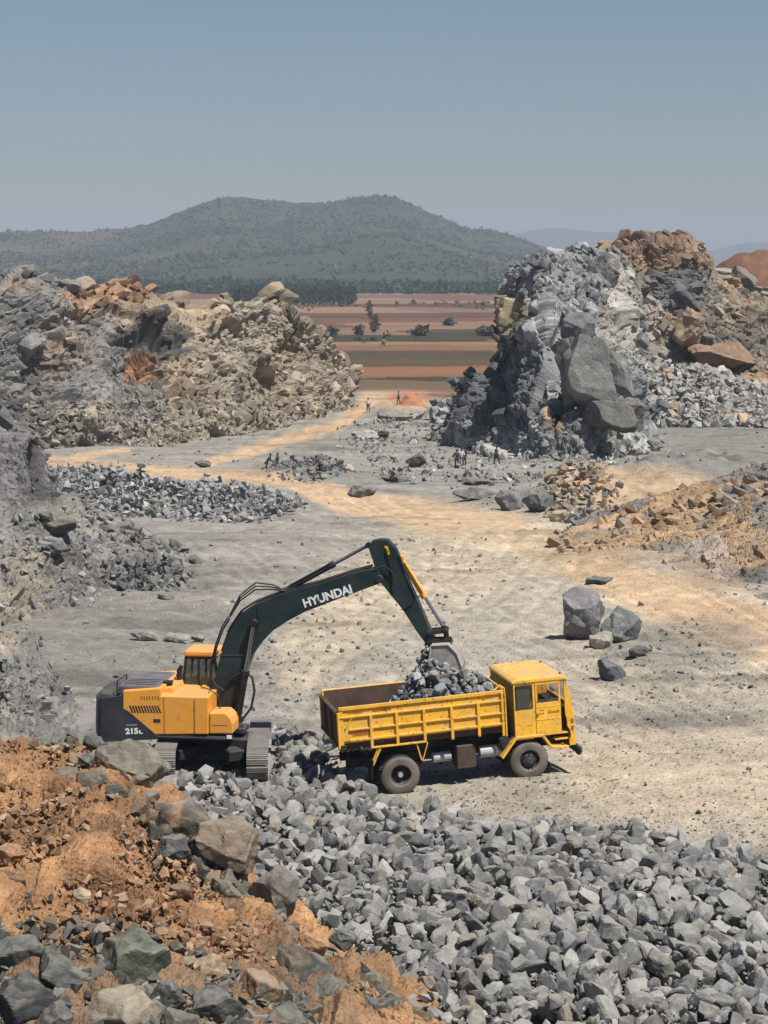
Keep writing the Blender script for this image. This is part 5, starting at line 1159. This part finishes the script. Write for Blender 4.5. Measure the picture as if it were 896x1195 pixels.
MB().box(5.40,5.52,-1.2,1.2,.55,.80).cyl((5.40,-1.22,.66),(5.52,-1.10,.66),.13,n=14).build('bumper',M['black'],tk,.04)
MB().box(5.385,5.40,-.5,.5,.95,1.6).build('radiator_grille',M['black'],cabo)
MB().tube([(5.1,CY,2.4),(5.3,CY+.2,2.35),(5.3,CY+.2,2.0)],.015).box(5.27,5.31,CY+.12,CY+.3,1.95,2.3).build('mirror',M['black'],cabo)
def refit(o):
    for c in o.children:
        if c.name.startswith('wheel'): 
            if c.type=='EMPTY': continue
        if c.type=='MESH':
            if c.location.length>1e-6 or c.scale.x!=1: c.location.x=float(np.interp(c.location.x,XO,XN))
            else:
                n=len(c.data.vertices); a=np.empty(n*3,np.float32); c.data.vertices.foreach_get('co',a); a=a.reshape(-1,3); a[:,0]=np.interp(a[:,0],XO,XN); c.data.vertices.foreach_set('co',a.ravel()); c.data.update()
        refit(c)
refit(tk)
# load of stone in the bed
def load():
    n=1500; out=[]
    rot=Matrix.Rotation(TR_H,3,'Z')@Matrix.Rotation(-TR_P,3,'Y')
    for k in range(n):
        x=rng.uniform(-1.4,2.88); y=rng.uniform(-.98,.98)
        pk=1.18*math.exp(-((x-1.15)/.85)**2-((y-.15)/.75)**2)+.75*math.exp(-((x-2.4)/.9)**2)*math.exp(-(y/1.2)**2)
        hgt=1.50+.62*(1/(1+math.exp(-(x+.1)*3)))+pk
        r=.05+.24*rng.random()**2; z=hgt-r*.3-rng.random()*.45*(hgt-1.46)-.05
        v=rot@Vector((x,y,z))+TRO; out.append((*v,r))
    # stones sliding out of the bucket
    ev=Matrix.Rotation(EXH,3,'Z')
    for k in range(110):
        f=rng.random(); bx,bz=bk[0][0]-.05-rng.random()*.5*(f+.2),bk[0][1]-.1-f*1.0; v=ev@Vector((bx,rng.uniform(-.45,.45),bz))+EX_O; out.append((*v,rng.uniform(.06,.17)))
    for k in range(60):
        q=rng.random(2); bx,bz=bk[4][0]-.15-q[0]*.8,bk[4][1]-.0+q[1]*.35; v=ev@Vector((bx,rng.uniform(-.45,.45),bz))+EX_O; out.append((*v,rng.uniform(.08,.16)))
    a=np.array(out)
    stuff_stones('stone_load',a[:,:3],a[:,3],stone_cols(len(a),[lin(150,158,162),lin(120,126,130),lin(176,178,176),lin(156,148,136)],[4,3,2,1]),STONES,'broken grey stone heaped in the truck bed and sliding from the bucket','stone load')
load()

# ------------------------------------------------------------------ people
def skin_mesh(name,verts,edges,rad,mat,parent,sub=1):
    me=bpy.data.meshes.new(name); me.from_pydata(verts,edges,[]); o=bpy.data.objects.new(name,me); COL.objects.link(o)
    md=o.modifiers.new('skin','SKIN'); md.use_smooth_shade=True
    for i,d in enumerate(me.skin_vertices[0].data): d.radius=(rad[i] if isinstance(rad[i],tuple) else (rad[i],rad[i])); d.use_root=(i==0)
    s=o.modifiers.new('sub','SUBSURF'); s.levels=sub; s.render_levels=sub
    dg=bpy.context.evaluated_depsgraph_get(); dg.update(); m2=bpy.data.meshes.new_from_object(o.evaluated_get(dg)); bpy.data.objects.remove(o)
    m2.name=name; m2.materials.clear(); m2.materials.append(mat); return link(name,m2,parent)
def person(loc,rz,pose,shirt,trou,label,group=None,scale=1.0):
    root=empty('person',loc,rz); root.scale=(scale,)*3; tag(root,label,'person',group)
    if pose=='sit':
        J=dict(pel=(0,0,.42),sp=(0,.04,.65),ch=(0,.10,.88),nk=(0,.13,1.03),hd=(0,.16,1.16),ht=(0,.17,1.25))
        leg=lambda s:[(s*.10,.02,.42),(s*.14,.40,.50),(s*.13,.42,.10),(s*.13,.56,.03)]
        arm=lambda s:[(s*.18,.10,.96),(s*.24,.22,.72),(s*.14,.42,.64),(s*.12,.50,.62)]
    else:
        sw={'stand':.0,'stride':.22,'bend':.10}[pose]; ln=.35 if pose=='bend' else .02
        J=dict(pel=(0,0,.88),sp=(0,ln*.3,1.08),ch=(0,ln*.75,1.28),nk=(0,ln,1.43),hd=(0,ln*1.08,1.55),ht=(0,ln*1.1,1.64))
        leg=lambda s:[(s*.09,0,.86),(s*.12,s*sw*.5+.03,.46),(s*.13,s*sw-.02,.08),(s*.14,s*sw+.13,.03)]
        arm=lambda s:[(s*.17,ln*.9,1.36),(s*(.24),ln*.8+.02,1.10),(s*.22,ln+.14+(.12 if pose=='bend' else 0),.90),(s*.21,ln+.19+(.16 if pose=='bend' else 0),.82)]
    v=[];e=[];r=[]
    def add(p,rad,par=None):
        v.append(p); r.append(rad); 
        if par is not None: e.append((par,len(v)-1))
        return len(v)-1
    a=add(J['pel'],(.13,.10)); b=add(J['sp'],(.11,.085),a); c=add(J['ch'],(.14,.10),b); d=add(J['nk'],.05,c); h=add(J['hd'],(.075,.09),d); add(J['ht'],(.06,.07),h)
    for s in (-1,1):
        L=leg(s); q=add(L[0],.085,a); k=add(L[1],.058,q); an=add(L[2],.04,k); add(L[3],.035,an)
        A=arm(s); q=add(A[0],.05,c); k=add(A[1],.038,q); wr=add(A[2],.026,k); ha=add(A[3],(.035,.016),wr)
        hv=Vector(A[3])-Vector(A[2]); hv.normalize()
        for t in range(4): 
            f=Vector(A[3])+hv*(.05+.01*(t in(1,2)))+Vector((0,(t-1.5)*.02,-.02)); add(tuple(f),.009,ha)
        add(tuple(Vector(A[2])+hv*.05+Vector((-s*.02,.04,0))),.010,wr)
    skin_mesh('body',v,e,r,M['skin'],root)
    v2=[J['pel'],J['sp'],J['ch'],tuple(Vector(J['ch']).lerp(Vector(J['nk']),.6))]; e2=[(0,1),(1,2),(2,3)]; r2=[(.15,.12),(.135,.11),(.16,.12),(.08,.07)]
    for s in (-1,1):
        A=arm(s); n0=len(v2); v2+= [A[0],A[1],tuple(Vector(A[1]).lerp(Vector(A[2]),.5))]; e2+=[(2,n0),(n0,n0+1),(n0+1,n0+2)]; r2+=[.068,.055,.042]
    skin_mesh('shirt',v2,e2,r2,shirt,root)
    v3=[J['pel']]; e3=[]; r3=[(.15,.125)]
    for s in (-1,1):
        L=leg(s); n0=len(v3); v3+=[L[0],L[1],L[2]]; e3+=[(0,n0),(n0,n0+1),(n0+1,n0+2)]; r3+=[.105,.078,.06]
    skin_mesh('trousers',v3,e3,r3,trou,root)
    hc=Vector(J['hd']); bm=bmesh.new(); bmesh.ops.create_icosphere(bm,subdivisions=2,radius=.105)
    for x in bm.verts:
        x.co.z=max(x.co.z,-.01 if x.co.y>.03 else -.06); x.co.z*=1.05
    me=bpy.data.meshes.new('hair'); bm.to_mesh(me); bm.free(); me.materials.append(M['hair']); [setattr(p,'use_smooth',True) for p in me.polygons]
    o=link('hair',me,root); o.location=hc+Vector((0,-.012,.045))
    return root
def pg(u,v): g=gp(u,v); return g-Vector((0,0,.02))
person(pg(533,546),R(170),'stand',M['cloth_dark'],M['cloth_dark'],'worker in dark clothes, leftmost of the three standing together below the crag')
person(pg(538.5,544),R(200),'stand',M['cloth_white'],M['cloth_grey'],'worker in a light shirt, middle of the three standing together')
person(pg(542,543),R(140),'stand',M['cloth_dark'],M['cloth_dark'],'worker in dark clothes, rightmost of the three standing together')
person(pg(579.5,542),R(120),'stride',M['cloth_grey'],M['cloth_dark'],'worker standing alone with legs apart at the foot of the grey crag')
person(pg(457,564),R(-70),'sit',M['cloth_brown'],M['cloth_dark'],'worker sitting on a rock beside a low dark boulder')
person(pg(311,551),R(-100),'bend',M['cloth_dark'],M['cloth_brown'],'worker bending by the small grey stone pile on the left')
person(pg(324,551),R(60),'stand',M['cloth_dark'],M['cloth_grey'],'worker standing at the left end of the small grey stone pile')
person(pg(429.5,481),R(0),'stand',M['cloth_white'],M['cloth_dark'],'person in a white shirt walking on the far end of the dirt road',scale=1.15)
person(at(465,471,266.5)-np.array([0,0,0]),R(90),'stride',M['cloth_dark'],M['cloth_dark'],'person in dark clothes standing on the orange dirt heap')
person(pg(374,552),R(100),'bend',M['cloth_brown'],M['cloth_dark'],'worker in brown bending at the right end of the small grey stone pile')
# low curved wall
def lowwall():
    m=MB(); pts=[gp(u,v) for u,v in [(441,486),(443,490),(455,491),(472,491.5),(487,490),(496,488)]]
    for a,b in zip(pts[:-1],pts[1:]): m.bar(a+Vector((0,0,.22)),b+Vector((0,0,.22)),.12,.6)
    o=m.build('low_wall',M['brownbox'],None); o['label']='low curved brown wall at the far end of the dirt road'; o['category']='wall'
lowwall()

# ------------------------------------------------------------------ hills, trees, fields
def hill(name,Y,prof,front,backd,nx,ny,col,seed,spur,x0=None,x1=None,base=-8.5):
    a=np.array(prof,float); X=(a[:,0]-448)/FPX*Y; Z=CH+(308-a[:,1])*Y/FPX
    xs=np.linspace(x0 or X[0],x1 or X[-1],nx); ys=np.linspace(Y-front,Y+backd,ny); XX,YY=np.meshgrid(xs,ys)
    top=np.interp(XX,X,Z); t=np.where(YY<Y,(YY-(Y-front))/front,1-(YY-Y)/backd); t=np.clip(t,0,1)
    p=V3(XX.ravel(),YY.ravel()); rid=fbm(V3(XX.ravel(),YY.ravel()*.45),spur,4,seed).reshape(XX.shape)
    s=t**1.35*(1-.0*t); s=s*(1+rid*1.5*(1-t)*1.3)
    z=base+(top-base)*np.clip(s,0,1.0)+fbm(p,spur*.22,3,seed+4).reshape(XX.shape)*(top-base)*.05*t
    c=col(XX.ravel(),YY.ravel(),z.ravel())
    me=mesh_np(name,np.stack([XX.ravel(),YY.ravel(),z.ravel()],-1),grid_faces(ny,nx),M['far'],c,True); o=link(name,me); o['kind']='structure'
    return o,(xs,ys,z)
def hc(x,y,z):
    p=V3(x,y); n=fbm(p,260,4,6); n2=fbm(p,60,3,8)
    c=np.tile(lin(76,82,62),(len(x),1)); c=mixv(c,lin(118,98,84),sstep(.0,.4,n)*.6); c=mixv(c,lin(56,68,46),sstep(0,.4,-n+.3*n2)*.6); return c*(1+.25*n2)[:,None]
HP=[(-600,296),(-300,285),(-120,275),(0,271),(60,269),(110,270),(150,268),(180,262),(205,250),(235,237),(262,231),(285,229.5),(310,232),(345,238),(380,237),(410,235),(440,232),(462,234),(490,244),(520,257),(545,268),(565,268),(590,273),(625,286),(660,296),(700,305),(760,318),(860,326)]
ho,hgd=hill('hill',3000,HP,1250,900,420,230,hc,6,420)
hill('far_hills',7400,[(-1400,300),(-900,292),(-500,298),(-200,296),(200,292),(500,288),(590,274),(625,268),(650,265.5),(690,270),(730,272),(770,282),(805,294),(830,293),(855,286),(880,283),(905,284),(960,280),(1100,290),(1400,296),(2000,290),(2300,300)],1300,900,300,60,lambda x,y,z: np.tile(lin(92,96,84),(len(x),1)),16,900)
def clump_proto(seed,nf,sp=(1,1,1),sz=.3):
    r=np.random.default_rng(seed); d=r.normal(size=(nf,3)); d/=np.linalg.norm(d,axis=1,keepdims=True); c=d*r.uniform(.35,1,(nf,1))**.6*np.array(sp); 
    t=r.normal(size=(nf,3,3))*sz; v=(c[:,None]+t).reshape(-1,3); return v,np.arange(nf*3).reshape(-1,3)
BL=[clump_proto(i,16,(1,1,.8),.42) for i in range(12)]
def hz(x,y):
    xs,ys,z=hgd; i=np.clip(((x-xs[0])/(xs[1]-xs[0])),0,len(xs)-1.01); j=np.clip((y-ys[0])/(ys[1]-ys[0]),0,len(ys)-1.01); a=i.astype(int); b=j.astype(int); fi=i-a; fj=j-b
    return z[b,a]*(1-fi)*(1-fj)+z[b,a+1]*fi*(1-fj)+z[b+1,a]*(1-fi)*fj+z[b+1,a+1]*fi*fj
GRN=[lin(72,82,58),lin(84,90,64),lin(64,76,56),lin(96,96,74)]
def woods():
    n=24000; x=rng.uniform(-720,420,n); y=rng.uniform(1900,3040,n); k=rng.random(n)<(.45+.9*fbm(V3(x,y),120,3,5)+.0); x,y=x[k],y[k]
    r=rng.uniform(1.2,3.2,len(x)); stuff_stones('hill_scrub',np.stack([x,y,hz(x,y)+r*.4],-1),r,stone_cols(len(x),GRN,[3,3,2,2],.15),BL,'dark scrub and small trees covering the hill','scrub','leaf',.0)
    n=7000; y=rng.uniform(1480,2350,n); x=rng.uniform(-.22,.13,n)*y
    r=rng.uniform(2.2,5.0,n)*(1+.35*vnoise(V3(x,y),90,4)); stuff_stones('treeline',np.stack([x,y,-7.8+r*.75],-1),r,stone_cols(n,[lin(38,66,40),lin(52,78,46),lin(28,50,34)],[3,2,2],.12),BL,'dark green belt of trees between the fields and the hill','wood','leaf',.0)
    n=500; y=rng.uniform(560,1300,n); x=rng.uniform(-.05,.09,n)*y; k=fbm(V3(x,y/2),55,3,15)>.12; x,y=x[k],y[k]; r=rng.uniform(.5,1.5,len(x))
    stuff_stones('field_scrub',np.stack([x,y,-7.8+r*.5],-1),r,stone_cols(len(x),[lin(84,88,58),lin(100,96,66),lin(66,76,50)],[2,2,2],.15),BL,'low scrub along the edges of the fields','scrub','leaf',.0)
woods()
def tree_proto(h,w,seed,pal,crown0=.3,nf=420,name='tree',th=.02):
    root=empty(name,(0,0,0))
    m=MB().tube([(0,0,-.3),(.02*h,0,h*.4),(0,.01*h,h*.92)],[h*th,h*th*.7,h*.004],7)
    for k in range(6):
        z=h*(crown0+.08*k); a=k*2.4; m.tube([(0,0,z),(w*.3*math.cos(a),w*.3*math.sin(a),z+h*.1)],[h*.007,h*.002],5)
    m.build('trunk',M['bark'],root)
    r=np.random.default_rng(seed); VV=[];CC=[]
    for k in range(9):
        z=h*(crown0+(1-crown0)*(k+.5)/9); wr=w*.5*math.sin(math.pi*min(1,(k+1.2)/10))**.7; a=r.uniform(0,6.3); c=np.array([math.cos(a)*wr*.4,math.sin(a)*wr*.4,z])
        d=r.normal(size=(nf//9,3)); d/=np.linalg.norm(d,axis=1,keepdims=True); p=c+d*r.uniform(.2,1,(len(d),1))*np.array([wr*.75,wr*.75,h*.09]); t=r.normal(size=(len(d),3,3))*w*.085
        VV.append((p[:,None]+t).reshape(-1,3)); CC.append(np.repeat(np.array(pal)[r.integers(0,len(pal),len(d))],3,0))
    v=np.concatenate(VV); me=mesh_np('crown',v,np.arange(len(v)).reshape(-1,3),M['leaf'],np.concatenate(CC)); link('crown',me,root)
    return root
def copy_tree(o):
    c=o.copy(); COL.objects.link(c)
    for ch_ in list(o.children): d=ch_.copy(); COL.objects.link(d); d.parent=c
    return c
TG=[lin(46,62,42),lin(60,74,50),lin(38,52,38)]
def gpt(u,v,z=-7.8): a,dy,dz=ray(u,v); t=(z-CH)/dz; return Vector((float(a*t),float(dy*t),z))
g=gpt(345,333); t1=tree_proto(17.5,10,71,TG,.2,600); t1.location=g; tag(t1,'tallest dark tree rising above the tree belt left of the hill summit','tree')
g=gpt(268,335); t2=tree_proto(15,4.5,72,TG,.25,450); t2.location=g; tag(t2,'slim dark tree standing left of the tallest tree','tree')
g=gpt(437,388); t3=tree_proto(5.5,4.2,73,[lin(72,82,56),lin(88,92,66)],.1,380); t3.location=g; tag(t3,'round grey-green tree in the fields right of the left cliff','tree')
g=gpt(431,372); t4=tree_proto(7,4.2,74,[lin(72,82,56),lin(84,88,66)],.15,380); t4.location=g; tag(t4,'pale green tree in the fields behind the round grey-green tree','tree')
g=gpt(420,391); t5=tree_proto(3,4.5,75,[lin(88,88,62),lin(80,82,58)],.05,300,'bush',.012); t5.location=g; tag(t5,'low bush in the field left of the round grey-green tree','bush')
for (u,v,hh,ww,lb) in [(490,392,2.6,7,'wide dark bush on the field border in the middle of the fields'),(566,392,2.4,7,'wide dark bush on the field border near the grey crag'),(448,404,1.6,2.2,'small pale bush on the orange field'),(525,380,2.2,6,'dark bush on the field border between the two wide bushes'),(385,393,2.4,6,'dark bush beside the right shoulder of the left cliff')]:
    b=tree_proto(hh,ww,int(u),[lin(66,76,52),lin(80,84,58)] if u!=448 else [lin(190,180,140),lin(160,160,110)],.05,260,'bush',.01); b.location=gpt(u,v); tag(b,lb,'bush')
# plantation of slim trees
pt=None; k=0
for r_,vv in enumerate([357,354,351,348]):
    for u in np.arange(276-r_*2,412+r_,4.2):
        uu=u+random.uniform(-1,1); g=gpt(uu,vv+random.uniform(-.6,.6)); s=random.uniform(.85,1.15)
        if pt is None: pt=tree_proto(9.0,4.2,80,TG+[lin(72,86,64)],.12,300,'plantation_tree',.008); o=pt
        else: o=copy_tree(pt)
        o.location=g; o.scale=(s,s,s); o.rotation_euler=(0,0,random.uniform(0,6.3))
        tag(o,'slim green tree in the plantation rows behind the left cliff','tree','slim trees planted in rows behind the left cliff')

# ------------------------------------------------------------------ haze and dust
def volume(name,density,colr,aniso=.2):
    m=bpy.data.materials.new(name); m.use_nodes=True; n=m.node_tree; n.nodes.remove(n.nodes['Principled BSDF']); v=n.nodes.new('ShaderNodeVolumePrincipled'); v.inputs['Color'].default_value=(*colr,1); v.inputs['Density'].default_value=density; v.inputs['Anisotropy'].default_value=aniso
    n.links.new(v.outputs[0],n.nodes['Material Output'].inputs['Volume']); return m,n,v
mh,_,_=volume('haze air',HAZE_DENSITY,(.66,.76,.93),.0)
MB().box(-8500,8500,-60,9100,-12,190).build('haze',mh,None)['kind']='stuff'
def dust(u,v,Y,rx,ry,rz_,dens,label,seed):
    m,n,vv=volume('dust',dens,(.92,.86,.80),.1); tc=N(n,'ShaderNodeTexCoord'); no=N(n,'ShaderNodeTexNoise'); no.inputs['Scale'].default_value=2.2; no.inputs['Detail'].default_value=4; n.links.new(tc.outputs['Object'],no.inputs['Vector'])
    ln_=N(n,'ShaderNodeVectorMath',operation='LENGTH'); n.links.new(tc.outputs['Object'],ln_.inputs[0])
    s=N(n,'ShaderNodeMath',operation='SUBTRACT'); s.inputs[0].default_value=1.25; n.links.new(ln_.outputs['Value'],s.inputs[1]); a=N(n,'ShaderNodeMath',operation='MULTIPLY'); n.links.new(s.outputs[0],a.inputs[0]); n.links.new(no.outputs[0],a.inputs[1])
    r=N(n,'ShaderNodeMapRange'); r.inputs[1].default_value=.18; r.inputs[2].default_value=.6; r.inputs[4].default_value=dens; n.links.new(a.outputs[0],r.inputs[0]); n.links.new(r.outputs[0],vv.inputs['Density'])
    bm=bmesh.new(); bmesh.ops.create_icosphere(bm,subdivisions=3,radius=1); me=bpy.data.meshes.new('dust_cloud'); bm.to_mesh(me); bm.free(); me.materials.append(m); o=link('dust_cloud',me); o.location=at(u,v,Y); o.scale=(rx,ry,rz_); tag(o,label,'dust',kind='stuff')
dust(484,474,274,4.2,4,2.6,.45,'pale dust hanging over the far end of the dirt road',1)
dust(90,855,58.5,2.6,2.5,1.2,.40,'thin dust drifting behind the excavator',2)
